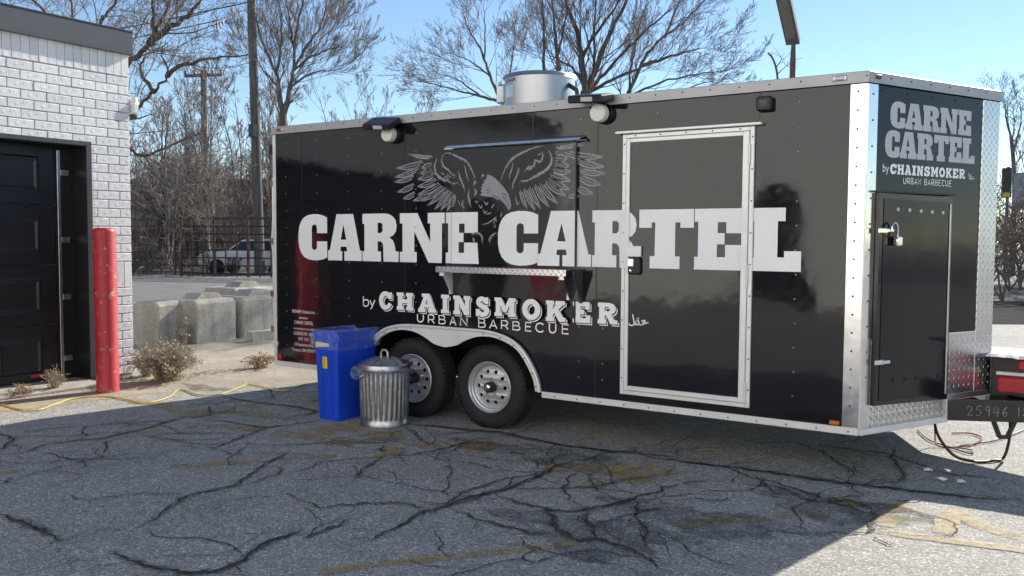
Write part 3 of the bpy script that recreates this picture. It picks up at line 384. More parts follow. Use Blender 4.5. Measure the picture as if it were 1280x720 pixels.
mb = MB(); mb.plate([[(-LEN, .0), (0, 0), (NX, NY), (0, 2*HW), (-LEN, 2*HW)]], lambda a, b, c: (a, b, 2.555 + c), .018); mb.build('roof', 'aluminium', trailer)
mb = MB(); mb.box(-2.32, -.03, .03, 2*HW-.03, .345, .40); mb.box(-LEN+.05, -4.18, .03, 2*HW-.03, .345, .40); mb.box(-4.18, -2.32, .62, 2*HW-.62, .345, .40)
mb.plate([[(-.03, .05), (NX-.04, NY), (-.03, 2*HW-.05)]], lambda a, b, c: (a, b, .47 + c), .03); mb.build('floor', 'under_black', trailer)
mb = MB(); mb.box(-4.18, -2.32, .60, .62, .30, .86); mb.box(-4.18, -2.32, .022, .60, .84, .86); mb.box(-4.2, -4.18, .022, .62, .30, .86); mb.box(-2.32, -2.30, .022, .62, .30, .86)
mb.build('wheel_well', 'under_black', trailer)
mb = MB(); mb.box(-2.849-.04, -2.849+.04, .2, 2*HW-.2, .295, .375); mb.box(-3.655-.04, -3.655+.04, .2, 2*HW-.2, .295, .375); mb.build('axle', 'under_black', trailer)
# trims
mb = MB(); mb.box(-LEN-.012, .016, -.018, .03, ZTB, ZT, .004); mb.box(-LEN-.012, .016, -.024, .0, ZTB, ZTB+.012); mb.build('top_trim', 'trim_grey', trailer)
for a, b in ((-2.318, .004), (-LEN, -4.178)):
    mb = MB(); mb.box(a, b, -.014, .012, ZB, .362, .003); mb.box(a, b, -.018, -.010, .352, .364); mb.build('bottom_rail', 'white_alu', trailer)
mb = MB(); mb.box(-.098, .006, -.008, .012, .364, ZTB-.002, .003); mb.build('corner_trim', 'polished_alu', trailer)
mb = MB(); mb.box(-LEN-.006, -LEN+.03, -.010, .02, .364, ZTB-.002, .003); mb.build('corner_trim', 'white_alu', trailer)
# far-side rear edge with hinge and lock bar
mb = MB(); mb.tube([(-LEN-.045, .03, .6), (-LEN-.045, .03, 1.35), (-LEN-.05, .02, 1.5), (-LEN-.045, .03, 1.7), (-LEN-.045, .03, 2.1)], .012, 8)
for z in (.66, 1.0, 1.5, 2.05): mb.box(-LEN-.07, -LEN-.006, .005, .05, z-.03, z+.03, .004)
mb.build('rear_lock_bar', 'track_steel', trailer, 40)
mb = MB(); mb.box(-LEN-.07, -LEN-.008, .0, .05, 2.32, 2.42, .006); mb.build('rear_lamp', 'black_plastic', trailer)
mb = MB(); mb.box(-LEN+.035, -LEN+.10, -.016, 0, .372, .425, .006); mb.build('marker_light', 'lens_red', trailer)
mb = MB(); mb.box(-LEN-.02, -LEN+.05, -.02, 0, .50, .545, .008); mb.build('rear_latch', 'white_plastic', trailer)
# fender
INN = [(-2.365,.362),(-2.385,.45),(-2.44,.55),(-2.52,.655),(-2.62,.715),(-2.74,.75),(-2.84,.757),(-2.95,.742),(-3.06,.70),(-3.14,.660),(-3.25,.640)]
INN = [(p.x, p.y) for p in smooth_line(INN, 4)]; INN = INN + [(-6.5 - x, z) for x, z in reversed(INN[:-1])]
mb = MB(); mb.plate([OUT + [(x, z) for x, z in reversed(INN)]], side(-.03), .03); fender = mb.build('fender', 'white_alu', trailer)
mb = MB(); mb.tube([(x, -.034, z) for x, z in [(x, z) for x, z in OUT]], .013, 8); mb.build('fender_bead', 'white_alu', fender, 60)
mb = MB()
for k in range(12):
    i = 2 + k*4
    if i < len(OUT): x, z = OUT[i]; cx = -3.25; d = Vector((cx-x, .35-z)).normalized()*.028; mb.lathe([(0, -.040), (.005, -.038), (.007, -.030)], 8, lambda r, h, a: (x+d.x+r*math.cos(a), h, z+d.y+r*math.sin(a)))
tag(mb.build('fender_screws', 'screw', fender), kind='stuff')
# wheels
def wheel(x, y0, s):
    """s = -1: outer face towards -Y"""
    w = empty('wheel', (x, y0, .335), 0, trailer)
    mp = lambda r, h, a: (r*math.cos(a), -s*h, r*math.sin(a))
    prof = [(.198,.035),(.205,.022),(.215,.010),(.235,.002),(.262,-.004),(.29,-.004),(.312,.004),(.326,.018),(.335,.032)]
    for k in range(5): h0 = .034 + k*.030; prof += [(.3445,h0+.002),(.3445,h0+.024),(.337,h0+.026),(.337,h0+.030)]
    prof += [(.335,.186),(.312,.20),(.25,.205),(.198,.17)]
    mb = MB(); mb.lathe(prof, 64, mp)
    for k in range(56):                           # shoulder lugs
        a = 2*math.pi*k/56
        for hh in (.026, .176):
            c = Vector(mp(.338, hh, a)); e = Vector((math.cos(a), 0, math.sin(a))); g = Vector((-math.sin(a), 0, math.cos(a)))
            V = [c + g*i*.011 + Vector((0, j*.014, 0)) + e*k2 for k2 in (-.006, .006) for j in (-1, 1) for i in (-1, 1)]
            mb.add(V, [(0,1,3,2),(4,6,7,5),(0,4,5,1),(2,3,7,6),(0,2,6,4),(1,5,7,3)])
    mb.build('tyre', 'tyre_rubber', w, 35)
    mb = MB(); mb.lathe([(.208,.016),(.210,.008),(.204,.004),(.196,.010),(.190,.026),(.182,.030),(.176,.052),(.166,.058)], 48, mp)
    mb.lathe([(.186,.03),(.182,.16),(.20,.18)], 48, mp)
    holes = [[(.128*math.cos(6.283*k/10)+.0165*math.cos(6.283*j/10), .128*math.sin(6.283*k/10)+.0165*math.sin(6.283*j/10)) for j in range(10)] for k in range(10)]
    ring = [[(.168*math.cos(6.283*k/48), .168*math.sin(6.283*k/48)) for k in range(48)]] + holes + [[(.042*math.cos(6.283*k/20), .042*math.sin(6.283*k/20)) for k in range(20)]]
    mb.plate(ring, lambda a, b, c: (a, -s*(.052 + c - .012*max(0, 1-abs(math.hypot(a, b)-.1)/.05)), b), .006)
    mb.build('rim', 'rim_silver', w, 40)
    mb = MB(); mb.lathe([(.045,.06),(.045,.0),(.040,-.012),(.0,-.012)], 24, mp); hub = mb.build('hub', 'black_plastic', w, 40)
    mb = MB(); mb.lathe([(.026,-.012),(.026,-.020),(.020,-.024),(.0,-.024)], 20, mp)
    for k in range(5):
        a = 6.283*k/5+.3; cx, cz = .07*math.cos(a), .07*math.sin(a)
        mb.lathe([(.010,.05),(.010,.030),(.006,.026),(.0,.026)], 6, lambda r, h, q: (cx+r*math.cos(q), -s*h, cz+r*math.sin(q)))
    tag(mb.build('lug_nuts', 'chrome', w, 40), kind='stuff')
    mb = MB(); mb.lathe([(.18,.10),(.0,.10)], 24, mp); mb.build('brake_drum', 'under_black', w)
for x in (-2.849, -3.655): wheel(x, .035, -1)
for x in (-2.849, -3.655): wheel(x, 2*HW-.035, 1)
# screws in rows down the wall studs
mb = MB(); rs = random.Random(2)
for x in (-5.154, -4.752, -4.352, -3.963, -3.578, -.41):
    for k in range(13):
        z = 2.42 - k*.158
        if x > -4.3 and x < -2.2 and z < .86: continue
        xx = x + rs.uniform(-.004, .004); mb.lathe([(.0, -.005), (.005, -.004), (.0075, -.0005)], 7, lambda r, h, a: (xx+r*math.cos(a), h, z+r*math.sin(a)))
for x in (-2.0, -1.8, -1.388):
    for z in (2.42, .62, .5, .88): xx = x; mb.lathe([(.0, -.005), (.006, -.004), (.008, -.0005)], 7, lambda r, h, a: (xx+r*math.cos(a), h, z+r*math.sin(a)))
tag(mb.build('screw', 'screw', trailer), kind='stuff')
mb = MB()
for k in range(18):
    z = .5 + k*.115; mb.lathe([(0, -.0125), (.005, -.012), (.007, -.008)], 7, lambda r, h, a: (-.05+r*math.cos(a), h, z+r*math.sin(a)))
for k in range(27):
    x = -LEN + .12 + k*.2; mb.lathe([(0, -.0225), (.004, -.022), (.006, -.018)], 7, lambda r, h, a: (x+r*math.cos(a), h, 2.545+r*math.sin(a)))
for k in range(12):
    x = -2.2 + k*.195; mb.lathe([(0, -.0175), (.004, -.017), (.006, -.014)], 7, lambda r, h, a: (x+r*math.cos(a), h, .336+r*math.sin(a)))
tag(mb.build('trim_screw', 'black_plastic', trailer), kind='stuff')
for x, z0, z1 in ((-4.94, .365, 2.5), (-2.42, 2.32, 2.503), (-2.42, .83, 1.2), (-.665, 2.33, 2.503), (-1.86, .365, 2.5), (-3.70, .83, 2.5)):
    mb = MB(); mb.box(x-.0035, x+.0035, -.0012, 0, z0, z1); mb.build('panel_seam', 'vinyl_black', trailer)
# marker lamps on the trim
for x, m in ((-LEN+.10, 'lens_red'), (-.16, 'lens_clear')):
    mb = MB(); mb.box(x-.045, x+.045, -.026, -.016, 2.527, 2.559, .006); o = mb.build('marker_light', 'track_steel', trailer); mb = MB(); mb.box(x-.028, x+.028, -.031, -.024, 2.533, 2.553, .004); mb.build('lens', m, o)
mb = MB(); mb.box(-.175, -.102, -.022, 0, .368, .402, .005); o = mb.build('marker_light', 'black_plastic', trailer); mb = MB(); mb.box(-.168, -.108, -.028, -.018, .372, .398, .004); mb.build('lens', 'amber', o)
# serving hatch (slightly proud), its drip rail and the fold-down shelf
HX0, HX1, HZ0, HZ1, HY = -3.18, -2.03, 1.335, 2.262, -.026
mb = MB(); mb.box(HX0, HX1, HY, -.0005, HZ0, HZ1); hatch = mb.build('serving_hatch', 'black_panel', trailer)
mb = MB(); mb.box(HX1+.0005, HX1+.006, HY+.001, -.0005, HZ0, HZ1); mb.box(HX0-.005, HX0-.0005, HY+.001, -.0005, HZ0, HZ1); mb.build('hatch_seal', 'black_plastic', hatch)
mb = MB(); mb.plate([[(0, 2.305), (-.075, 2.280), (-.082, 2.262), (-.078, 2.260), (-.070, 2.274), (0, 2.296)]], lambda a, b, c: (-3.20 + c, a, b), 1.235); mb.build('drip_rail', 'aluminium', trailer)
mb = MB(); mb.box(-3.27, -1.955, -.012, 0, 2.262, 2.272); mb.build('rail_strip', 'aluminium', trailer)
mb = MB(); mb.box(-3.245, -2.03, -.149, -.004, 1.302, 1.310); mb.box(-3.245, -2.03, -.155, -.1495, 1.262, 1.3105, .002); shelf = mb.build('serving_shelf', 'tread_fine', trailer)
for x, m in ((-3.19, 'white_alu'), (-2.075, 'tread_fine')):
    mb = MB(); mb.plate([[(-.003, 1.300), (-.148, 1.300), (-.148, 1.262), (-.02, 1.08), (-.003, 1.08)]], lambda a, b, c: (x + c, a, b), .006); mb.box(x-.028, x, -.012, -.003, 1.08, 1.300)
    mb.box(x-.02, x+.026, -.1485, -.1425, 1.235, 1.3015); mb.build('shelf_bracket', m, shelf)
mb = MB(); mb.plate([[(-.003, 1.300), (-.15, 1.300), (-.15, 1.262), (-.02, 1.06), (-.003, 1.06)]], lambda a, b, c: (-1.975 + c, a, b), .006); mb.plate([[(-2.03, 1.300), (-1.975, 1.300), (-1.975, 1.06), (-2.0, 1.06)]], side(-.012), .008); mb.build('shelf_bracket', 'jamb_grey', shelf)
# side door
DX0, DX1, DZ0, DZ1 = -1.648, -.690, .415, 2.285
mb = MB(); mb.box(DX0+.05, DX1-.05, -.012, 0, DZ0+.05, DZ1-.05, .002); door = mb.build('side_door', 'black_panel', trailer)
fr = MB()
fw = .052
fr.box(DX0, DX0+fw*.55, -.020, 0, DZ0, DZ1, .003); fr.box(DX0+fw*.62, DX0+fw*1.15, -.026, 0, DZ0+fw*.6, DZ1-fw*.6, .003)
fr.box(DX1-fw*.55, DX1, -.020, 0, DZ0, DZ1, .003); fr.box(DX1-fw*1.45, DX1-fw*.62, -.026, 0, DZ0+fw*.6, DZ1-fw*.6, .003)
fr.box(DX0+fw*.56, DX1-fw*.56, -.0195, 0, DZ1-fw*.55, DZ1-.001, .003); fr.box(DX0+fw*1.16, DX1-fw*1.46, -.0255, 0, DZ1-fw*1.15, DZ1-fw*.62, .003)
fr.box(DX0+fw*.56, DX1-fw*.56, -.0195, 0, DZ0+.001, DZ0+fw*.55, .003); fr.box(DX0+fw*1.16, DX1-fw*1.46, -.0255, 0, DZ0+fw*.62, DZ0+fw*1.25, .003)
fr.build('door_frame', 'white_alu', door)
mb = MB(); mb.box(DX0-.05, DX1+.05, -.045, 0, DZ1+.004, DZ1+.022, .003); mb.build('drip_cap', 'white_alu', door)
for z in (.52, 1.30, 2.10):
    mb = MB(); mb.tube([(DX1-.030, -.030, z-.07), (DX1-.030, -.030, z+.07)], .0085, 8); mb.build('hinge', 'white_alu', door, 40)
mb = MB()
for k in range(9):
    for x in (DX0+.014, DX1-.012): z = DZ0+.12+k*.21; mb.lathe([(0, -.0245), (.004, -.024), (.006, -.02)], 7, lambda r, h, a: (x+r*math.cos(a), h, z+r*math.sin(a)))
for k in range(5): x = DX0+.1+k*.19; mb.lathe([(0, -.0245), (.004, -.024), (.006, -.02)], 7, lambda r, h, a: (x+r*math.cos(a), h, DZ1-.014+r*math.sin(a)))
tag(mb.build('frame_screws', 'black_plastic', door), kind='stuff')
mb = MB(); mb.box(-1.588, -1.492, -.045, -.01, 1.285, 1.410, .012); lat = mb.build('door_latch', 'black_plastic', door)
mb = MB(); mb.box(-1.583, -1.535, -.058, -.04, 1.342, 1.402, .006); mb.lathe([(0, -.062), (.010, -.06), (.012, -.04)], 12, lambda r, h, a: (-1.558+r*math.cos(a), h, 1.312+r*math.sin(a))); mb.build('paddle', 'chrome', lat)
mb = MB(); mb.box(-1.60, -1.49, -.034, -.012, 1.415, 1.49, .003); mb.build('strike_plate', 'vinyl_grey', door)
# lights and boxes along the top
def work_light(x, z, tilt, yaw):
    e = empty('work_light', (x, -.02, z), 0, trailer)
    mb = MB(); mb.box(-.17, .13, -.15, .02, -.028, .028, .010); h = mb.build('lamp_head', 'black_plastic', e); h.location = (-.02, -.03, .085); h.rotation_euler = (R(tilt), R(4), R(yaw))
    mb = MB(); mb.box(-.05, .05, -.153, -.148, -.016, .016, .002); g = mb.build('lens', 'lens_clear', h)
    mb = MB(); mb.box(-.02, .02, -.05, .02, -.02, .075, .004); mb.build('bracket', 'black_plastic', e)
    mb = MB(); mb.lathe([(.075,.0),(.075,-.035),(.070,-.04)], 28, lambda r, hh, a: (r*math.cos(a)+.012, hh+.02, r*math.sin(a)-.03)); mb.build('backplate', 'black_plastic', e, 40)
    mb = MB(); mb.lathe([(.066,-.035),(.066,-.085),(.060,-.094),(.0,-.096)], 28, lambda r, hh, a: (r*math.cos(a)-.002, hh+.02, r*math.sin(a)-.03)); mb.build('round_cover', 'white_plastic', e, 40)
work_light(-3.82, 2.445, 28, 0); work_light(-1.815, 2.475, 12, -6)
mb = MB(); mb.box(-.675, -.575, -.055, 0, 2.375, 2.468, .010); vb = mb.build('vent_box', 'black_plastic', trailer); mb = MB(); mb.box(-.655, -.595, -.061, -.05, 2.395, 2.448, .006); mb.build('grille', 'jamb_grey', vb)
# roof exhaust fan
FX, FY = -2.92, .9
mp = lambda r, h, a: (FX + r*math.cos(a), FY + r*math.sin(a), h)
mb = MB(); mb.lathe([(.308,2.56),(.308,2.925),(.318,2.932),(.326,2.945),(.318,2.957),(.300,2.957),(.296,2.9),(.296,2.6)], 56, mp); fan = mb.build('exhaust_fan', 'fan_alu', trailer, 40)
mb = MB(); mb.box(FX-.42, FX+.42, FY-.42, FY+.42, 2.574, 2.60); mb.build('fan_curb', 'fan_alu', fan)
mb = MB(); mb.box(FX-.385, FX-.30, FY-.12, FY+.02, 2.74, 2.90, .01); mb.tube([(FX-.35, FY-.06, 2.75), (FX-.35, FY-.06, 2.60)], .016, 8); mb.build('junction_box', 'track_steel', fan)
mb = MB(); mb.tube([(FX+.30, FY-.02, 2.86), (FX+.40, FY-.05, 2.80), (FX+.42, FY-.05, 2.70), (FX+.52, FY-.03, 2.63)], .02, 8); mb.box(FX+.36, FX+.46, FY-.1, FY, 2.64, 2.72); mb.build('fan_cable', 'black_plastic', fan)
def wrap(u, v):
    a = -math.pi*.72 + u/.309; return (FX+.3095*math.cos(a), FY+.3095*math.sin(a), 2.885+v)
text_mesh('SUN-AIR', .042, wrap, 'maker_lettering', 'vinyl_black', fan, 'LEFT')
mb = MB(); N_ = 8; V = [wrap(i*.018, j) for i in range(N_) for j in (-.03, -.13)]; mb.add(V, [(2*i, 2*i+1, 2*i+3, 2*i+2) for i in range(N_-1)]); mb.build('label_sheet', 'aluminium', fan, fix=False)
# nose: near face in its own frame (x along the face, -y outwards)
def nose_part(mb, name, mat, parent=trailer, smooth=None):
    o = mb.build(name, mat, parent, smooth)
    if parent is trailer: o.rotation_euler = (0, 0, NA)
    return o
mb = MB(); mb.box(.02, NL-.02, 0, .02, .47, 2.53); nose_part(mb, 'nose_panel', 'nose_black')
o = MB(); o.box(.02, NL-.02, -.02, 0, .47, 2.53); o = o.build('nose_panel', 'nose_black', trailer); o.location = (0, 2*HW, 0); o.rotation_euler = (0, 0, -NA)
mb = MB(); mb.box(-.004, NL+.018, -.018, .02, ZTB, ZT, .004); mb.box(-.004, NL+.018, -.024, .0, ZTB, ZTB+.012); nose_part(mb, 'top_trim', 'trim_grey')
o = MB(); o.box(-.004, NL+.018, -.02, .018, ZTB, ZT, .004); o = o.build('top_trim', 'trim_grey', trailer); o.location = (0, 2*HW, 0); o.rotation_euler = (0, 0, -NA)
mb = MB(); mb.box(.004, .098, -.008, .012, .364, ZTB-.002, .003); nose_part(mb, 'corner_trim', 'polished_alu')
mb = MB(); mb.box(1.195, NL+.004, -.008, .012, .472, ZTB-.002, .003); nose_part(mb, 'nose_strip', 'tread_plate')
o = MB(); o.box(1.195, NL+.004, -.012, .008, .472, ZTB-.002, .003); o = o.build('nose_strip', 'tread_plate', trailer); o.location = (0, 2*HW, 0); o.rotation_euler = (0, 0, -NA)
mb = MB(); mb.box(.099, .888, -.007, .012, .355, .915, .002); nose_part(mb, 'tread_plate', 'tread_plate')
mb = MB(); mb.box(.889, 1.194, -.007, .012, .50, .915, .002); nose_part(mb, 'tread_plate', 'tread_plate')
mb = MB(); mb.box(.0, .093, -.0095, .012, .355, .915, .002); mb.box(.0, 1.194, -.0105, -.006, .912, .922); nose_part(mb, 'plate_edge', 'aluminium')
mb = MB(); mb.box(.006, .888, -.018, .012, ZB, .356, .003); nose_part(mb, 'bottom_rail', 'white_alu')
mb = MB(); mb.box(.889, NL, -.018, .012, .462, .502, .003); nose_part(mb, 'bottom_rail', 'aluminium')
mb = MB(); mb.box(.874, .892, -.020, .10, ZB+.002, .5, .003); nose_part(mb, 'end_cap', 'aluminium')
o = MB(); o.box(.02, NL-.02, -.012, .018, .40, .502, .003); o = o.build('bottom_rail', 'aluminium', trailer); o.location = (0, 2*HW, 0); o.rotation_euler = (0, 0, -NA)
mb = MB(); mb.plate([[(.145, .50), (.845, .48), (.835, 1.825), (.100, 1.835), (.100, .50)]], side(-.040), .034); nd = nose_part(mb, 'nose_door', 'jamb_grey')
nd.data.materials[0] = MAT['black_panel']
mb = MB(); mb.plate([[(.135, .53), (.800, .515), (.790, 1.79), (.135, 1.80)]], side(-.044), .005); mb.build('door_skin', 'nose_black', nd)
mb = MB(); mb.tube([(.815, -.046, .52), (.808, -.046, 1.78)], .007, 8); mb.build('hinge', 'track_steel', nd, 40)
mb = MB(); mb.box(.085, .86, -.050, -.01, 1.838, 1.850); mb.build('drip_cap', 'black_plastic', nd)
for z, n0 in ((1.735, 0), (.655, 1)):
    for k in range(5):
        mb = MB(); x = .27 + k*.115; mb.lathe([(0, -.0465), (.012, -.0465), (.014, -.043)], 14, lambda r, h, a: (x+r*math.cos(a), h, z-.003*k+r*math.sin(a)))
        mb.build('vent_hole', 'track_steel' if n0 == 0 else 'under_black', nd)
for z in (1.60, .775):
    mb = MB(); mb.box(.085, .165, -.058, -.040, z-.016, z+.016, .004); mb.box(.15, .21, -.066, -.05, z-.010, z+.012, .004); mb.build('hasp', 'chrome', nd)
mb = MB(); mb.tube([(.175, -.075, 1.595), (.175, -.075, 1.63), (.19, -.075, 1.648), (.21, -.075, 1.648), (.225, -.075, 1.63), (.232, -.075, 1.56)], .006, 8); mb.box(.205, .262, -.092, -.06, 1.505, 1.565, .006); mb.build('padlock', 'chrome', nd, 40)
mb = MB()
for k in range(12): z = 2.44 - k*.16; mb.lathe([(0, -.0125), (.005, -.012), (.007, -.008)], 7, lambda r, h, a: (.05+r*math.cos(a), h, z+r*math.sin(a)))
for k in range(6): x = .2+k*.2; mb.lathe([(0, -.0225), (.004, -.022), (.006, -.018)], 7, lambda r, h, a: (x+r*math.cos(a), h, 2.545+r*math.sin(a)))
for k in range(5): x = .14+k*.25; mb.lathe([(0, -.006), (.006, -.005), (.008, -.0005)], 7, lambda r, h, a: (x+r*math.cos(a), h, 2.47+r*math.sin(a)))
tag(nose_part(mb, 'trim_screws', 'black_plastic'), kind='stuff')
mb = MB(); mb.box(.055, .10, -.028, -.016, 2.53, 2.56, .006); nose_part(mb, 'marker_light', 'jamb_grey')
# tongue
def beam(p0, p1, name='tongue_beam'):
    mb = MB(); bar(mb, p0, p1, .05, .14); return mb.build(name, 'beam_black', trailer)
ta = R(26); td = Vector((math.cos(ta), math.sin(ta), 0)); b0 = Vector((.40, .845, .393)); b1 = b0 + td*1.15
beam(b0 - td*.25, b1); beam((b0.x-.22, 2*HW-.735, .393), (b1.x, 2*HW-b1.y, .393))
mb = MB(); bar(mb, (.75, 1.02, .40), (.75, 2*HW-1.02, .40), .05, .10); mb.build('cross_member', 'beam_black', trailer)
mb = MB(); bar(mb, b0 - td*.02 + Vector((0, 0, .0715)) + Vector((td.y, -td.x, 0))*.012, b1 + Vector((0, 0, .0715)) + Vector((td.y, -td.x, 0))*.012, .026, .004); mb.build('beam_edge', 'jamb_grey', trailer)
mb = MB(); mb.tube([(1.28, HW, .25), (1.28, HW, .80)], .03, 12); mb.tube([(1.28, HW, .78), (1.36, HW-.1, .78)], .012, 8); mb.build('jack_post', 'beam_black', trailer, 40)
mb = MB(); mb.lathe([(.0,-.03),(.085,-.03),(.10,-.02),(.10,.02),(.085,.03),(0,.03)], 24, lambda r, h, a: (1.30+r*math.cos(a), HW+h, .10+r*math.sin(a))); bar(mb, (1.28, HW-.045, .10), (1.28, HW-.045, .28), .03, .012, (0, 1, 0)); mb.build('jack_wheel', 'black_plastic', trailer, 40)
mb = MB()
for a, b in (((.66, 1.02, .325), (.70, 1.05, .205)), ((.79, 1.09, .325), (.745, 1.07, .205)), ((.695, 1.05, .205), (.75, 1.07, .205))): bar(mb, a, b, .03, .022)
mb.build('step_bracket', 'beam_black', trailer)
# chalk number on the beam's outer face
nrm = Vector((td.y, -td.x, 0)); face0 = b0 + nrm*.0262
def chalk(u, v): q = face0 + td*u; return (q.x, q.y, .393 + v)
mb = MB()
CH = {'2': [[(0,.7),(.3,1),(.7,.9),(.7,.6),(.1,0),(.9,.05)]], '5': [[(.9,1),(.2,1),(.15,.6),(.6,.65),(.8,.35),(.5,0),(.05,.1)]], '9': [[(.8,.7),(.5,.55),(.15,.7),(.3,1),(.7,.95),(.8,.7),(.7,0)]], '4': [[(.3,1),(.05,.4),(.9,.45)], [(.75,1),(.7,0)]],
      '6': [[(.7,1),(.25,.6),(.15,.2),(.45,0),(.8,.2),(.6,.45),(.2,.3)]], '1': [[(.4,1),(.35,0)]], '8': [[(.5,.5),(.2,.8),(.5,1),(.8,.8),(.5,.5),(.15,.2),(.5,0),(.85,.2),(.5,.5)]], 'I': [[(.3,1),(.3,0)]], 'T': [[(0,.95),(1,1)], [(.5,1),(.45,0)]], 'A': [[(0,0),(.45,1),(.85,0)], [(.15,.4),(.75,.4)]], '-': [[(0,.5),(.8,.55)]]}
u = .115
for ch in '25946 18ITA-':
    if ch == ' ': u += .035; continue
    mb = MB()
    for ln in CH[ch]: mb.ribbon([(u + a*.042, -.033 + b*.066) for a, b in ln], .0055, chalk, .5, rng)
    mb.build('chalk_digit', 'chalk', trailer, fix=False)
    u += .056 if ch not in '1I' else .036
# ---------------------------------------------------------------- lettering
def circ(cx, cz, rx, rz, n=18, a0=0, a1=360): return [(cx+rx*math.cos(R(a0+(a1-a0)*k/n)), cz+rz*math.sin(R(a0+(a1-a0)*k/n))) for k in range(n+1)]
GL = {
 'C': [[(1,.93),(.86,.98),(.7,1.005),(.52,1.01),(.34,.99),(.2,.94),(.1,.86),(.035,.75),(0,.6),(0,.4),(.035,.25),(.1,.14),(.2,.06),(.34,.01),(.52,-.01),(.7,-.005),(.86,.015),(1,.06),(1,.41),(.65,.41),(.65,.29),(.63,.24),(.56,.215),(.49,.24),(.47,.29),(.47,.71),(.49,.76),(.56,.785),(.63,.76),(.65,.71),(.65,.59),(1,.59)]],
 'A': [[(.26,1),(.755,1),(.95,.22),(1,.22),(1,0),(.49,0),(.49,.2),(.575,.2),(.555,.3),(.385,.3),(.37,.2),(.43,.2),(.43,0),(0,0),(0,.22),(.055,.22)], [(.465,.78),(.55,.45),(.385,.45)]],
 'R': [[(0,1),(.62,1),(.74,.985),(.84,.94),(.92,.86),(.95,.74),(.93,.63),(.86,.55),(.75,.5),(.84,.45),(.89,.37),(.92,.22),(1,.21),(1,0),(.59,0),(.585,.26),(.575,.36),(.52,.42),(.43,.42),(.43,.21),(.52,.21),(.52,0),(0,0),(0,.21),(.055,.21),(.055,.79),(0,.79)], [(.43,.81),(.52,.81),(.565,.77),(.565,.64),(.52,.595),(.43,.595)]],
 'N': [[(0,1),(.4,1),(.685,.42),(.685,.79),(.63,.79),(.63,1),(1,1),(1,.79),(.94,.79),(.94,0),(.65,0),(.33,.63),(.33,.21),(.385,.21),(.385,0),(0,0),(0,.21),(.06,.21),(.06,.79),(0,.79)]],
 'E': [[(0,1),(.97,1),(.97,.6),(.6,.6),(.6,.78),(.44,.78),(.44,.6),(.57,.6),(.57,.42),(.43,.42),(.43,.21),(.585,.21),(.585,.41),(.96,.41),(1,0),(0,0),(0,.21),(.07,.21),(.07,.79),(0,.79)]],
 'T': [[(0,1),(1,1),(1,.69),(.76,.69),(.76,.78),(.67,.78),(.67,.21),(.755,.21),(.755,0),(.205,0),(.205,.21),(.295,.21),(.3,.78),(.235,.78),(.235,.69),(0,.69)]],
 'L': [[(0,1),(.68,1),(.68,.79),(.53,.79),(.53,.22),(.665,.22),(.665,.32),(1,.32),(1,0),(0,0),(0,.21),(.05,.21),(.05,.79),(0,.79)]]}
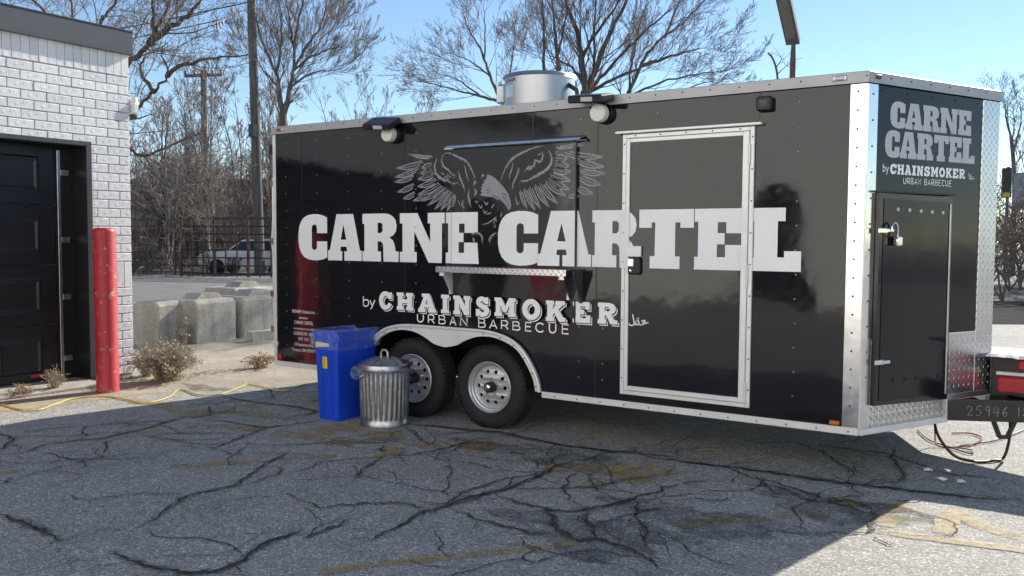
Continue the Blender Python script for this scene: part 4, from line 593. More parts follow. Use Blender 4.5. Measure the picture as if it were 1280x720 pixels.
G2 = {  # second slab face, lighter
 'C': [[(1,.96),(.82,.96),(.78,.93),(.62,1.01),(.45,1.01),(.28,.97),(.14,.87),(.04,.7),(0,.5),(.04,.3),(.14,.13),(.28,.03),(.45,-.01),(.64,.01),(.8,.08),(.93,.2),(1,.32),(.74,.4),(.66,.3),(.55,.24),(.44,.27),(.36,.36),(.33,.5),(.36,.64),(.44,.73),(.55,.76),(.66,.71),(.72,.6),(1,.6)]],
 'H': [[(0,1),(.42,1),(.42,.8),(.36,.8),(.36,.62),(.64,.62),(.64,.8),(.58,.8),(.58,1),(1,1),(1,.8),(.93,.8),(.93,.2),(1,.2),(1,0),(.58,0),(.58,.2),(.64,.2),(.64,.4),(.36,.4),(.36,.2),(.42,.2),(.42,0),(0,0),(0,.2),(.07,.2),(.07,.8),(0,.8)]],
 'A': [[(.2,1),(.66,1),(.66,.97),(.93,.2),(1,.2),(1,0),(.56,0),(.56,.19),(.62,.19),(.6,.26),(.36,.26),(.34,.19),(.41,.19),(.41,0),(0,0),(0,.2),(.06,.2),(.31,.82),(.2,.82)], [(.48,.7),(.56,.43),(.41,.43)]],
 'I': [[(0,1),(1,1),(1,.8),(.79,.8),(.79,.2),(1,.2),(1,0),(0,0),(0,.2),(.21,.2),(.21,.8),(0,.8)]],
 'N': [[(0,1),(.38,1),(.68,.48),(.68,.8),(.6,.8),(.6,1),(1,1),(1,.8),(.93,.8),(.93,0),(.64,0),(.33,.55),(.33,.2),(.41,.2),(.41,0),(0,0),(0,.2),(.07,.2),(.07,.8),(0,.8)]],
 'S': [[(.93,.98),(.74,.98),(.7,.95),(.5,1.01),(.3,1),(.12,.92),(.03,.78),(.03,.65),(.1,.54),(.25,.46),(.5,.39),(.62,.34),(.63,.27),(.55,.22),(.42,.23),(.3,.3),(.29,.37),(0,.37),(0,.02),(.2,.02),(.26,.06),(.42,-.01),(.6,-.01),(.82,.05),(.95,.17),(1,.31),(.95,.45),(.82,.55),(.6,.61),(.4,.66),(.35,.71),(.4,.77),(.5,.78),(.6,.75),(.66,.68),(.66,.64),(.93,.64)]],
 'M': [[(0,1),(.32,1),(.5,.55),(.68,1),(1,1),(1,.8),(.94,.8),(.94,.2),(1,.2),(1,0),(.64,0),(.64,.2),(.70,.2),(.70,.58),(.56,.22),(.43,.22),(.29,.58),(.29,.2),(.36,.2),(.36,0),(0,0),(0,.2),(.06,.2),(.06,.8),(0,.8)]],
 'O': [circ(.5,.5,.5,.51,28)[:-1], circ(.5,.5,.2,.25,20)[:-1]],
 'K': [[(0,1),(.42,1),(.42,.8),(.36,.8),(.36,.6),(.56,.8),(.5,.8),(.5,1),(.96,1),(.96,.8),(.86,.8),(.65,.58),(.88,.2),(1,.2),(1,0),(.66,0),(.45,.4),(.36,.31),(.36,.2),(.42,.2),(.42,0),(0,0),(0,.2),(.07,.2),(.07,.8),(0,.8)]],
 'E': [[(0,1),(.95,1),(.95,.64),(.7,.64),(.7,.78),(.38,.78),(.38,.61),(.62,.61),(.62,.41),(.38,.41),(.38,.22),(.72,.22),(.72,.37),(1,.37),(1,0),(0,0),(0,.2),(.08,.2),(.08,.8),(0,.8)]],
 'R': [[(0,1),(.56,1),(.74,.97),(.86,.89),(.92,.76),(.9,.62),(.82,.52),(.7,.46),(.83,.2),(1,.2),(1,0),(.64,0),(.45,.4),(.36,.4),(.36,.2),(.43,.2),(.43,0),(0,0),(0,.2),(.07,.2),(.07,.8),(0,.8)], [(.36,.8),(.52,.8),(.6,.76),(.62,.7),(.6,.63),(.52,.6),(.36,.6)]]}
STK = {'U': [[(0,1),(0,.35),(.08,.14),(.3,0),(.62,0),(.88,.14),(1,.35),(1,1)]], 'R': [[(0,0),(0,1),(.62,1),(.88,.9),(.95,.72),(.88,.52),(.62,.42),(.02,.42)], [(.55,.42),(1,0)]],
       'B': [[(0,.53),(.6,.53),(.82,.62),(.88,.77),(.8,.93),(.6,1),(0,1),(0,0),(.65,0),(.92,.09),(1,.27),(.9,.45),(.6,.53)]], 'A': [[(0,0),(.5,1),(1,0)], [(.2,.33),(.8,.33)]], 'N': [[(0,0),(0,1),(1,0),(1,1)]],
       'E': [[(1,1),(0,1),(0,0),(1,0)], [(.02,.52),(.88,.52)]], 'C': [[(1,.85),(.78,.97),(.5,1),(.2,.9),(.03,.68),(0,.5),(.03,.3),(.2,.1),(.5,0),(.78,.03),(1,.15)]]}
def side_y(x):
    """how far the printed film stands out: hatch, door frame members, door skin or wall"""
    if HX0 <= x <= HX1: return HY - .0022
    if DX0 <= x <= DX1:
        if x < DX0+.0286: return -.0225
        if x < DX0+.060: return -.0285
        if x < DX1-.0754: return -.0145
        if x < DX1-.032: return -.0285
        return -.0225
    return -.0022
CUTS = (HX0, HX1, DX0, DX0+.0286, DX0+.060, DX1-.0754, DX1-.032, DX1)
def film(name, items, mat, parent=trailer, z_off=0, lift=0):
    """letters cut from vinyl, slit where they cross the hatch and the door and pressed onto each"""
    mb = MB()
    for loops in items: mb.plate(loops, lambda a, b, c: (a, 0, b))
    me = bpy.data.meshes.new(name); me.from_pydata(mb.v, [], mb.f); bm = bmesh.new(); bm.from_mesh(me)
    for cx in CUTS:
        g = bmesh.ops.bisect_plane(bm, geom=bm.verts[:]+bm.edges[:]+bm.faces[:], plane_co=(cx, 0, 0), plane_no=(1, 0, 0), dist=1e-6)
        ed = [e for e in g['geom_cut'] if isinstance(e, bmesh.types.BMEdge)]
        if ed: bmesh.ops.split_edges(bm, edges=ed)
    for f in bm.faces:
        yy = side_y(f.calc_center_median().x) - lift
        for v in f.verts: v.co.y = yy
    bm.to_mesh(me); bm.free(); me.materials.append(MAT[mat]); o = bpy.data.objects.new(name, me); COL.objects.link(o); o.parent = parent; return o
sc = lambda g, x0, x1, z0, z1: [[(x0+a*(x1-x0), z0+b*(z1-z0)) for a, b in l] for l in g]
for c, a, b in TITLE: film('letter', [sc(GL[c], a, b, 1.333, 1.748)], 'vinyl_grey')
ch = [sc(G2[c], a, b-.012, z0+.014, z1) for c, a, b, z0, z1 in CHAIN]
off = lambda it, dx, dz: [[[(x+dx, z+dz) for x, z in l] for l in g] for g in it]
for g in ch: o = film('letter', [g], 'vinyl_white', lift=.0016); film('letter_shadow', off([g], .014, -.014), 'vinyl_white', o); film('letter_gap', off([g], .0075, -.0075), 'vinyl_black', o, lift=.0008)
def strokes(name, lines, w, mp, mat, parent=trailer):
    mb = MB()
    for l in lines: mb.ribbon(l, w, mp)
    return mb.build(name, mat, parent, fix=False)
for c, a, b, z0, z1 in URBAN: strokes('letter', [[(a+p*(b-a), z0+q*(z1-z0)) for p, q in l] for l in STK[c]], .011, lambda a, b: (a, -.0022-.0002*(b > 0), b), 'vinyl_white')
strokes('by_lettering', [[(p.x, p.y) for p in smooth_line(l, 4)] for l in BY], .011, lambda a, b: (a, -.0022, b), 'vinyl_white')
strokes('halal_lettering', [[(p.x, p.y) for p in smooth_line(l, 4)] for l in HALAL], .009, lambda a, b: (a, side_y(a), b), 'vinyl_white')
mb = None
for i, (tx, sz) in enumerate((('9034849 Ontario Inc.', .044), ('operating as', .030), ('CARNE CARTEL', .044), ('by licensed caterers since 2008', .026), ('LICENSE NO. 2844', .042), ('M9T 1W2', .042), ('120 Eastborne Ave.', .042), ('Toronto, ON M9N1P7', .042))):
    text_mesh(tx, sz, lambda a, b: (-4.93 + a*.80, -.0022, .832 - i*.0515 + b), 'licence_lettering', 'vinyl_white', trailer)
# eagle
mb = MB(); ey = lambda a, b: (a, side_y(a), b); re_ = random.Random(9)
for w, l in STROKES: mb.ribbon([(p.x, p.y) for p in smooth_line(l, 5)], w*1.25, ey, .45, re_, taper=True)
for r0, t0, w in FEATHERS:
    r0 = Vector(r0); t0 = Vector(t0); d = t0-r0; L_ = d.length; n = Vector((-d.y, d.x))/L_; s_ = 1 if t0.x < -2.6 else -1
    bend = lambda q: r0 + d*q + n*s_*math.sin(q*math.pi)*L_*.05
    wd = lambda q: w*.5*(.3 + .7*math.sin(math.pi*min(1, .1+q*.75))) * (1 if q < .62 else max(0, (1-q)/.38)**.75)
    up = [bend(q/14)+n*wd(q/14) for q in range(15)]; dn = [bend(q/14)-n*wd(q/14) for q in range(15)]
    mb.ribbon(up[3:], .0095, ey, .3, re_); mb.ribbon(dn[2:], .0095, ey, .3, re_); mb.ribbon([bend(q/10) for q in range(1, 10)], .006, ey, .3, re_)
    for q in (.25, .35, .44, .53, .62, .7, .78):
        for sg in (1, -1):
            if re_.random() < .7: mb.ribbon([bend(q), bend(min(1, q+.13))+n*sg*wd(min(1, q+.13))*.8], .0058, ey, .3, re_, taper=True)
for w, l in STROKES:                              # small covert tufts along the thick rows
    if w > .012:
        for p in smooth_line(l, 4)[::2]:
            a = re_.uniform(0, 6.28); mb.ribbon([(p.x, p.y), (p.x+.018*math.cos(a), p.y-.022)], .007, ey, .3, re_, taper=True)
mb.plate([HEAD], lambda a, b, c: (a, side_y(a), b)); eagle = mb.build('eagle_emblem', 'eagle_grey', trailer, fix=False)
mb = MB()
for w, l in EYE: mb.ribbon(l, w, lambda a, b: (a, side_y(a)-.0008, b))
mb.build('eagle_face_lines', 'vinyl_black', eagle, fix=False)
# nose lettering: widths follow the side lettering
npl = lambda a, b, c=0: (a, -.0022, b)
def nose_row(word, x0, x1, z0, z1):
    wd = dict(C=.86, A=1.0, R=1.02, N=1.12, E=.86, T=.94, L=.84); tot = sum(wd[c] for c in word); u = x0; out = []
    for c in word: w = wd[c]/tot*(x1-x0); out.append(sc(GL[c], u, u+w*.975, z0, z1)); u += w
    return out
mb = MB()
for g in nose_row('CARNE', .223, 1.077, 2.248, 2.413) + nose_row('CARTEL', .180, 1.125, 2.062, 2.231): mb = MB(); mb.plate(g, npl); nose_part(mb, 'letter', 'nose_vinyl')
mb = MB(); u = .236
for c in 'CHAINSMOKER':
    w = .040 if c == 'I' else .076 if c == 'M' else .064; mb = MB(); mb.plate(sc(G2[c], u, u+w, 1.958, 2.022), npl); nose_part(mb, 'letter', 'vinyl_white'); u += w+.0092
mb = MB()
for l in [[(0,1.4),(0,0)],[(0,.6),(.2,.9),(.6,.9),(.8,.5),(.6,.1),(.2,.1),(0,.4)],[(1.1,.9),(1.5,0)],[(1.9,.9),(1.5,0),(1.2,-.4)]]: mb.ribbon([(.168+a*.028, 1.968+b*.036) for a, b in l], .006, npl)
for l in [[(1,.3),(.8,.2),(.55,.15),(.7,.5),(.5,.5)],[(.55,.15),(.4,.15),(.35,.8)],[(.4,.15),(.2,.15),(.1,.9)]]: mb.ribbon([(1.055+a*.07, 1.952+b*.05) for a, b in l], .005, npl)
nose_part(mb, 'by_lettering', 'vinyl_white')
u = .372
for c in 'URBAN BARBECUE':
    if c != ' ':
        mb = MB()
        for l in STK[c]: mb.ribbon([(u+a*.024, 1.902+b*.037) for a, b in l], .0055, npl)
        nose_part(mb, 'letter', 'vinyl_white')
    u += .0375 if c != ' ' else .026
# ================================================================ white brick building
WX = -7.6
bld = tag(empty('brick_building', (WX, 0, 0)), 'white painted brick building with grey roof edge and black overhead door', 'building')
CO = .0945; ZS = 3.256; BL = .2585; J = .009
DY0, DY1, DZT = -5.6, -.50, 2.478                       # overhead door opening
mb = MB()                                               # mortar core, bricks stand proud of it
mb.box(-.30, -.012, DY1, .0-.012, 0, 3.50); mb.box(-.30, -.012, DY0, DY1, DZT, 3.50); mb.box(-.30, -.012, -9.09, DY0, 0, 3.50); mb.box(-14, -.30, -.30, -.012, 0, 3.50); mb.box(-14, -.3, -9.4, -.3, 3.46, 3.50)
mb.build('wall_core', 'mortar', bld)
meshes = {}
def brick_mesh(w, h, seed):
    k = (round(w, 3), round(h, 3), seed)
    if k not in meshes:
        m = MB(); m.box(-.06, 0, 0, w, 0, h, .004); rb = random.Random(seed+int(w*977))
        m.v = [(x + (rb.uniform(-.002, .002) if x > -.01 else 0), y, z + rb.uniform(-.0008, .0008)) for x, y, z in m.v]
        me = bpy.data.meshes.new('brick'); me.from_pydata(m.v, [], m.f); me.materials.append(MAT['brick_paint']); meshes[k] = me
    return meshes[k]
rb = random.Random(3); rest = MB()
def brick(y, z, w, h):
    vis = y + w > -1.62
    if vis:
        o = bpy.data.objects.new('brick', brick_mesh(w, h, rb.randrange(4))); COL.objects.link(o); o.parent = bld; o.location = (rb.uniform(-.0015, .0015), y, z)
    else: rest.box(-.06, 0, y, y+w, z, z+h)
y = -.002                                               # soldier course under the roof edge
while y > -9: brick(y-.0885+J*.6, ZS+J*.5, .0885-J*.6, .243); y -= .0885
for c in range(35):
    z0 = ZS - (c+1)*CO; h = CO - J
    if z0 < -.05: break
    z0 = max(z0, .004)
    y1 = 0.0; first = True
    edge = -.002; w = BL if c % 2 == 0 else BL*.5
    y = edge
    while y > -9:
        y0 = y - w; a, b = y0 + J, y
        op = z0 < DZT - .02 and True
        if op:
            if b > DY1+.003 and a < DY1+.003: a = DY1+.003
            elif b <= DY1+.003 and b > DY0:
                if a < DY0: b = DY0-.003
                else: b = a
        if c in (21, 22, 23) and b > -.30 and a < -.02 and b - a > .01: b = a     # patch of upright bricks
        if b - a > .02: brick(a, z0, b-a, h)
        y = y0; w = BL
zp = ZS - 24*CO
for k in range(3): brick(-.002-(k+1)*.093+.006, zp, .087, CO*3-J)
tag(rest.build('brick_rest', 'brick_paint', bld), kind='stuff')
mb = MB(); mb.box(-14, -.001, -9.4, -9.1, .0, 3.5); mb.build('end_wall', 'brick_paint', bld)
mb = MB(); mb.box(-.02, .045, -9.4, .03, 3.515, 3.735, .004); fa = mb.build('roof_fascia', 'fascia', bld)
mb = MB(); mb.box(-.02, .058, -9.4, .034, 3.494, 3.514, .003); mb.build('drip_edge', 'fascia', fa)
mb = MB(); mb.box(-14, -.021, -.01, .03, 3.515, 3.735, .004); mb.build('side_fascia', 'fascia_dark', fa)
mb = MB(); mb.box(-.35, .05, -9.4, .031, 3.736, 3.75); mb.build('coping', 'fascia_dark', fa)
# overhead door in its black frame
RV = -.26
mb = MB(); mb.box(RV, .004, DY1-.006, DY1+.0025, 0, DZT); mb.box(RV, .004, DY0-.002, DY0+.006, 0, DZT); mb.box(RV, .004, DY0, DY1, DZT-.008, DZT+.001); mb.build('door_reveal', 'door_black', bld)
mb = MB(); mb.box(-.02, .012, DY1-.005, DY1+.052, 0.02, DZT+.045, .003); mb.box(-.02, .012, DY0, DY1-.006, DZT-.002, DZT+.044, .003); mb.build('door_trim', 'jamb_grey', bld)
od = empty('overhead_door', (RV, DY1, 0), 0, bld)
SH = DZT/4
for r_ in range(4):
    m = MB(); z0 = r_*SH + .006; z1 = (r_+1)*SH - .006
    m.box(-.04, 0, DY0-DY1, -.20, z0, z1, .006)
    sec = m.build('door_section', 'door_black', od)
    k = 0; yy = -.36
    while yy - .46 > DY0-DY1:
        m = MB(); a, b, p, q = yy-.46, yy, z0+.12, z1-.12
        for i0, x0, i1, x1 in ((0, .0005, .02, .014), (.02, .014, .035, .014), (.035, .014, .055, .002), (.055, .002, .16, .002)):
            A_ = [(x0, a+i0, p+i0), (x0, b-i0, p+i0), (x0, b-i0, q-i0), (x0, a+i0, q-i0)]; B_ = [(x1, a+i1, p+i1), (x1, b-i1, p+i1), (x1, b-i1, q-i1), (x1, a+i1, q-i1)]
            m.add(A_+B_, [(i, (i+1) % 4, 4+(i+1) % 4, 4+i) for i in range(4)])
        m.add([(.002, a+.16, p+.16), (.002, b-.16, p+.16), (.002, b-.16, q-.16), (.002, a+.16, q-.16)], [(0, 1, 2, 3)]) if q-p > .34 else None
        m.build('raised_panel', 'door_black', sec); yy -= .62; k += 1
mb = MB(); mb.box(.012, .030, -.185, -.150, .02, DZT-.05, .003); tr = mb.build('door_track', 'track_steel', od)
for z in (.25, .9, 1.5, 2.2):
    mb = MB(); mb.box(.005, .028, -.148, -.06, z-.03, z+.03, .003); mb.build('track_bracket', 'track_steel', tr)
mb = MB(); mb.box(-.03, .004, -.197, -.01, 0, DZT); mb.build('side_seal', 'door_black', od)
mb = MB(); mb.box(.008, .02, -.50, -.36, .085, .115, .003); mb.build('reflector', 'lens_red', od)
mb = MB(); mb.box(RV-.05, .35, DY0+.05, DY1-.01, .004, .03, .006); mb.build('door_sill', 'floor_slab', bld)
for yc in (-6.7,):
    mb = MB(); mb.box(.002, .03, yc-.5, yc+.5, .02, 2.2, .004); mb.build('service_door', 'door_black', bld)
# things fixed near it
cam_ = tag(empty('security_camera', (WX-.06, .02, 2.93)), 'white plastic security camera box on the corner of the brick building', 'camera')
mb = MB(); mb.box(-.02, .10, 0, .07, -.06, .06, .014); mb.build('housing', 'white_plastic', cam_, 40)
mb = MB(); mb.tube([(.03, .05, .05), (.03, .05, .13)], [.055, .04], 14); mb.build('dome', 'white_plastic', cam_, 50)
mb = MB(); mb.box(-.01, .06, .02, .08, -.11, -.06, .01); mb.build('sensor', 'black_plastic', cam_)
def bollard(x, y, label, h=1.62, lean=0):
    b = tag(empty('red_bollard', (x, y, 0)), label, 'bollard', 'red bollards along the brick wall')
    rr = .105; prof = [(rr+.004, .0), (rr, .01), (rr, h-.04), (rr*.93, h-.012), (rr*.75, h), (0, h+.004)]
    mb = MB(); mb.lathe(prof, 40); mb.build('post', 'bollard_red', b, 50); b.rotation_euler = (0, R(lean), 0); return b
bollard(-6.92, -.73, 'tall scuffed red steel bollard before the white brick pillar', 1.62, -.6)
bollard(-6.92, -1.97, 'red steel bollard reflected in the trailer beside the licence lettering', 1.6)
bollard(-6.92, -7.6, 'red steel bollard reflected in the trailer below the serving shelf', 1.25)
# ================================================================ bins
bn = tag(empty('recycling_bin', (-4.15, -.245, 0)), 'slim blue plastic recycling bin with clear bag, beside the metal can', 'bin')
def rect(a, b, z, r, n=5):
    out = []
    for cx, cy, a0 in ((a-r, b-r, 0), (-a+r, b-r, 90), (-a+r, -b+r, 180), (a-r, -b+r, 270)):
        for k in range(n): q = R(a0+90*k/(n-1)); out.append((cx+r*math.cos(q), cy+r*math.sin(q), z))
    return out
def loft(mb, rings, close=True):
    base = len(mb.v); n = len(rings[0])
    for g in rings: mb.v += g
    for i in range(len(rings)-1):
        for k in range(n): mb.f.append((base+i*n+k, base+i*n+(k+1) % n, base+(i+1)*n+(k+1) % n, base+(i+1)*n+k))
    if close: mb.f.append(tuple(base+k for k in range(n)))
mb = MB(); loft(mb, [rect(.112, .215, .0, .02), rect(.114, .218, .012, .02), rect(.132, .245, .66, .02), rect(.139, .255, .665, .02), rect(.142, .258, .735, .02), rect(.148, .264, .74, .02), rect(.148, .264, .752, .02), rect(.138, .254, .752, .02), rect(.13, .24, .66, .02), rect(.108, .21, .02, .02)])
mb.build('bin_body', 'bin_blue', bn, 35)
mb = MB()
for s_ in (-1, 1): mb.add([(s_*.055+dx, -.2215-(z-.02)*.0405, z) for dx in (-.004, .004) for z in (.02, .6)], [(0, 1, 3, 2)])
for k in range(9):
    a = R(20*k); 
mb.tube([(-.055+.0, -.243, .56)] + [(.055*math.cos(R(180-20*k)), -.2455, .56+.045*math.sin(R(20*k))) for k in range(10)] + [(.055, -.2445, .56), (.048, -.2225, .03)], .0035, 5); mb.tube([(-.055, -.2445, .56), (-.048, -.2225, .03)], .0035, 5)
mb.build('bin_ridge', 'bin_blue', bn, 50)
mb = MB(); mb.add([(-.035, -.2445, .44), (.02, -.2445, .44), (.02, -.2485, .54), (-.035, -.2485, .54)], [(0, 1, 2, 3)]); stk_ = mb.build('label_sticker', 'sticker_yellow', bn, fix=False)
text_mesh('RECYCLE', .017, lambda a, b: (-.008 - b, -.2505, .49 + a), 'label_lettering', 'vinyl_black', stk_)
mb = MB(); mb.add([(-.105, -.2565, .615), (.06, -.2565, .63), (.05, -.2595, .655), (-.10, -.2595, .665)], [(0, 1, 2, 3)]); mb.build('label_sticker', 'sticker_white', bn, fix=False)
rg = random.Random(8)
def crumple(ring, amp): return [(x*(1+rg.uniform(-amp, amp)), y*(1+rg.uniform(-amp, amp)), z+rg.uniform(-amp, amp)*.25) for x, y, z in ring]
mb = MB(); loft(mb, [crumple(rect(.152, .268, .60, .03, 9), .03), crumple(rect(.158, .276, .655, .03, 9), .035), crumple(rect(.156, .272, .71, .03, 9), .03), crumple(rect(.158, .270, .762, .03, 9), .02), crumple(rect(.144, .258, .768, .03, 9), .02), crumple(rect(.12, .23, .70, .03, 9), .06), crumple(rect(.09, .19, .66, .03, 9), .1)], False)
mb.build('bag_liner', 'bag_film', bn, 60)
mb = MB(); mb.lathe([(.0, -.055), (.03, -.05), (.05, -.02), (.045, .02), (.02, .05), (.0, .055)], 14, lambda r, h, a: (-.165+r*math.cos(a)*(1+.2*math.sin(3*a)), -.20+r*math.sin(a), .68+h)); mb.build('bag_knot', 'bag_film', bn, 60)
can = tag(empty('garbage_can', (-3.665, -.30, 0)), 'dented ribbed galvanized metal garbage can with lid in front of the rear wheel', 'garbage can')
def corr(r, h, a):
    w = 1.0
    if .07 < h < .44: e = min(1, (h-.07)/.02, (.44-h)/.02); w = 1 + .02*e*max(-1, min(1, 1.8*math.sin(a*30)))
    return (r*w*math.cos(a), r*w*math.sin(a), h)
mb = MB(); mb.lathe([(.0,.02),(.192,.02),(.197,.0),(.201,.004),(.201,.03),(.195,.045),(.196,.071),(.197,.09),(.200,.25),(.203,.42),(.204,.439),(.206,.455),(.212,.47),(.212,.485),(.205,.49),(.19,.48)], 240, corr); mb.build('can_body', 'galvanized', can, 35)
mb = MB(); lp = [(.218,.462),(.222,.466),(.222,.503),(.218,.51),(.205,.515),(.195,.512),(.15,.535),(.09,.552),(.05,.556),(.0,.558)]
mb.lathe(lp, 96, lambda r, h, a: (r*math.cos(a), r*math.sin(a), h + (.004*math.sin(a*14) if .06 < r < .19 else 0))); lid = mb.build('lid', 'galvanized', can, 40)
mb = MB(); mb.tube([(-.035, 0, .555), (-.035, 0, .595), (-.02, 0, .612), (.02, 0, .612), (.035, 0, .595), (.035, 0, .555)], .011, 10); mb.build('lid_handle', 'galvanized', lid, 60)
for aa in (R(-115), R(65)):
    c = Vector((.200*math.cos(aa), .200*math.sin(aa), .43)); tg = Vector((-math.sin(aa), math.cos(aa), 0)); nn = Vector((math.cos(aa), math.sin(aa), 0))
    mb = MB(); mb.tube([c+tg*.055, c+tg*.055+nn*.03-Vector((0,0,.012)), c+tg*.03+nn*.036-Vector((0,0,.03)), c-tg*.03+nn*.036-Vector((0,0,.03)), c-tg*.055+nn*.03-Vector((0,0,.012)), c-tg*.055], .006, 8); mb.build('can_handle', 'galvanized', can, 60)
mb = MB(); n = 48
rings = []
for z, r0 in ((.395, .214), (.43, .222), (.462, .226), (.478, .222)): rings.append([(r0*(1+rg.uniform(-.012, .02))*math.cos(6.283*k/n), r0*(1+rg.uniform(-.012, .02))*math.sin(6.283*k/n), z + rg.uniform(-.012, .012) - (.025*math.sin(6.283*k/n*2+1) if z < .4 else 0)) for k in range(n)])
loft(mb, rings, False); mb.build('bag_liner', 'bag_film', can, 60)
mb = MB(); mb.lathe([(0, -.06), (.03, -.05), (.045, 0), (.03, .045), (0, .055)], 12, lambda r, h, a: (-.20+r*math.cos(a)*(1+.3*math.sin(2*a)), -.13+r*math.sin(a), .425+h)); mb.build('bag_knot', 'bag_film', can, 60)
# ================================================================ concrete blocks, wheel stop
def block(name, x, y, rz, L_, W_, H_, label, notch=True):
    b = tag(empty(name, (x, y, 0), R(rz)), label, 'concrete block', 'concrete barrier blocks behind the trailer')
    m = MB(); c = .06
    # bevelled stone: chamfered top and ends, grooves at the foot
    prof = [(-W_/2, 0), (W_/2, 0), (W_/2, H_-c), (W_/2-c, H_), (-W_/2+c, H_), (-W_/2, H_-c)]
    ends = [(-L_/2, .0, .025), (-L_/2+.03, 1, 0), (L_/2-.03, 1, 0), (L_/2, .0, .025)]
    for xx, k, ins in ends: m.v += [(xx, yy*(1-ins*1.2), zz_*(1-ins*.8) if zz_ > .1 else zz_) for yy, zz_ in prof]
    for i in range(3):
        for k in range(6): m.f.append((i*6+k, i*6+(k+1) % 6, (i+1)*6+(k+1) % 6, (i+1)*6+k))
    m.f += [tuple(range(5, -1, -1)), tuple(range(18, 24))]
    m.build('block_body', 'concrete', b)
    if notch:
        m = MB(); m.plate([[(-.17, H_-.004), (.17, H_-.004), (.10, H_+.085), (-.10, H_+.085)]], lambda a, q, t_: (a*1.6, -.15+t_, q), .30); m.build('block_key', 'concrete', b)
    return b
block('concrete_block', -10.02, 2.00, 98, .50, .50, .62, 'weathered concrete block nearest the brick wall, behind the shrub', False)
block('concrete_block', -9.86, 2.62, 98, .80, .56, .63, 'stained concrete block with chamfered top in the middle of the row', True)
block('concrete_block', -9.98, 3.66, 98, 1.10, .60, .63, 'concrete block of the row nearest the trailer, half in shade', True)
block('concrete_block', -11.0, 4.3, 98, 1.1, .72, .70, 'concrete block standing behind the row, only its top showing', True)
ws = tag(empty('wheel_stop', (-9.05, 3.55, 0), R(80)), 'low pale concrete wheel stop lying before the barrier blocks', 'wheel stop')
mb = MB(); mb.plate([[(-.10, 0), (.10, 0), (.075, .15), (-.075, .15)]], lambda a, b, c: (-.65+c, a, b), 1.6); mb.build('stop_body', 'concrete', ws)
# ================================================================ cords
cp = [(-7.35,-1.9),(-7.024,-1.714),(-6.719,-1.728),(-6.488,-1.675),(-6.609,-1.466),(-6.758,-1.232),(-6.744,-1.044),(-6.611,-.923),(-6.374,-.909),(-6.055,-.93),(-6.024,-.811),(-6.138,-.586),(-6.382,-.322),(-6.317,-.277),(-6.044,-.359),(-5.865,-.339),(-5.86,-.174),(-6.007,.119),(-6.071,.315),(-5.835,.301),(-5.59,.243),(-5.515,.353),(-5.615,.641),(-5.5,.9),(-5.0,1.0)]
mb = MB(); mb.tube([(p.x, p.y, .011) for p in smooth_line(cp, 5)], .0065, 6); tag(mb.build('extension_cord', 'cord_yellow', None, 60), 'yellow extension cord snaking over the asphalt past the bollard', 'cord')
mb = MB(); mb.tube(smooth_line([(.30,.95,.33),(.33,.98,.18),(.43,1.0,.05),(.55,1.05,.014),(.66,1.15,.014),(.72,1.25,.03),(.75,1.25,.2),(.74,1.22,.36)], 6), .010, 6); tag(mb.build('power_cable', 'cable_black', None, 60), 'thick black power cable hanging in a loop under the trailer tongue', 'cable')
mb = MB(); mb.tube(smooth_line([(.22,1.55,.35),(.24,1.5,.1),(.28,1.42,.012),(.45,1.55,.012),(.52,1.9,.012),(.42,2.05,.012),(.30,1.98,.012)], 6), .006, 6); tag(mb.build('extension_cord', 'cable_orange', None, 60), 'thin orange cord curled on sunlit asphalt beneath the trailer nose', 'cord')
mb = MB(); mb.tube(smooth_line([(.05,1.95,.012),(.18,1.62,.012),(.33,1.45,.012),(.5,1.3,.012),(.5,1.42,.012),(.40,1.5,.012),(.62,1.9,.012),(.8,2.6,.012)], 6), .005, 6); tag(mb.build('extension_cord', 'cable_black', None, 60), 'thin black cord lying on sunlit asphalt beneath the tongue', 'cord')
# ================================================================ tool chest on the tongue
tc_ = tag(empty('tool_chest', (.835, 1.40, .466)), 'red and black tool chest under silver sheet on the trailer tongue', 'tool chest')
mb = MB(); mb.box(-.215, .33, -.20, .25, 0, .275, .012); mb.build('chest_body', 'black_plastic', tc_)
for x0, x1, z0, z1 in ((-.17, .26, .025, .135), (-.05, .26, .19, .262)):
    mb = MB(); mb.box(x0, x1, -.214, -.19, z0, z1, .01); mb.build('drawer', 'tool_red', tc_)
mb = MB(); mb.box(-.18, .28, -.216, -.19, .145, .172, .004); bd = mb.build('band', 'tool_band', tc_)
mb = MB(); mb.box(-.30, .36, -.30, .28, .285, .292); rs2 = random.Random(5)
g_ = MB(); nx_, ny_ = 16, 12
for j in range(ny_+1):
    for i in range(nx_+1): g_.v.append((-.29+.66*i/nx_, -.29+.57*j/ny_, .29 + rs2.uniform(-.004, .006) - (.016 if j == 0 else 0) - (.012 if i == 0 else 0)))
for j in range(ny_):
    for i in range(nx_): a = j*(nx_+1)+i; g_.f.append((a, a+1, a+nx_+2, a+nx_+1))
g_.build('cover_sheet', 'tarp_silver', tc_, fix=False)
for i, (x, y, a, sx) in enumerate(((.324, .613, .4, .03), (.438, .408, 1.2, .022), (.547, .417, .1, .028))):
    mb = MB(); mb.add([(-sx, -.02, .012), (sx, -.025, .02), (sx*.9, .025, .013), (-sx*.8, .03, .022), (0, .005, .03)], [(0, 1, 4), (1, 2, 4), (2, 3, 4), (3, 0, 4)]); o = mb.build('paper_scrap', 'paper', None, fix=False); o.location = (x, y, 0); o.rotation_euler = (0, 0, a)
    tag(o, ('white paper scrap on shaded asphalt nearest the trailer nose', 'tiny white paper scrap in the middle of the three', 'white paper scrap on shaded asphalt farthest right of the three')[i], 'litter', 'paper scraps by the trailer nose')
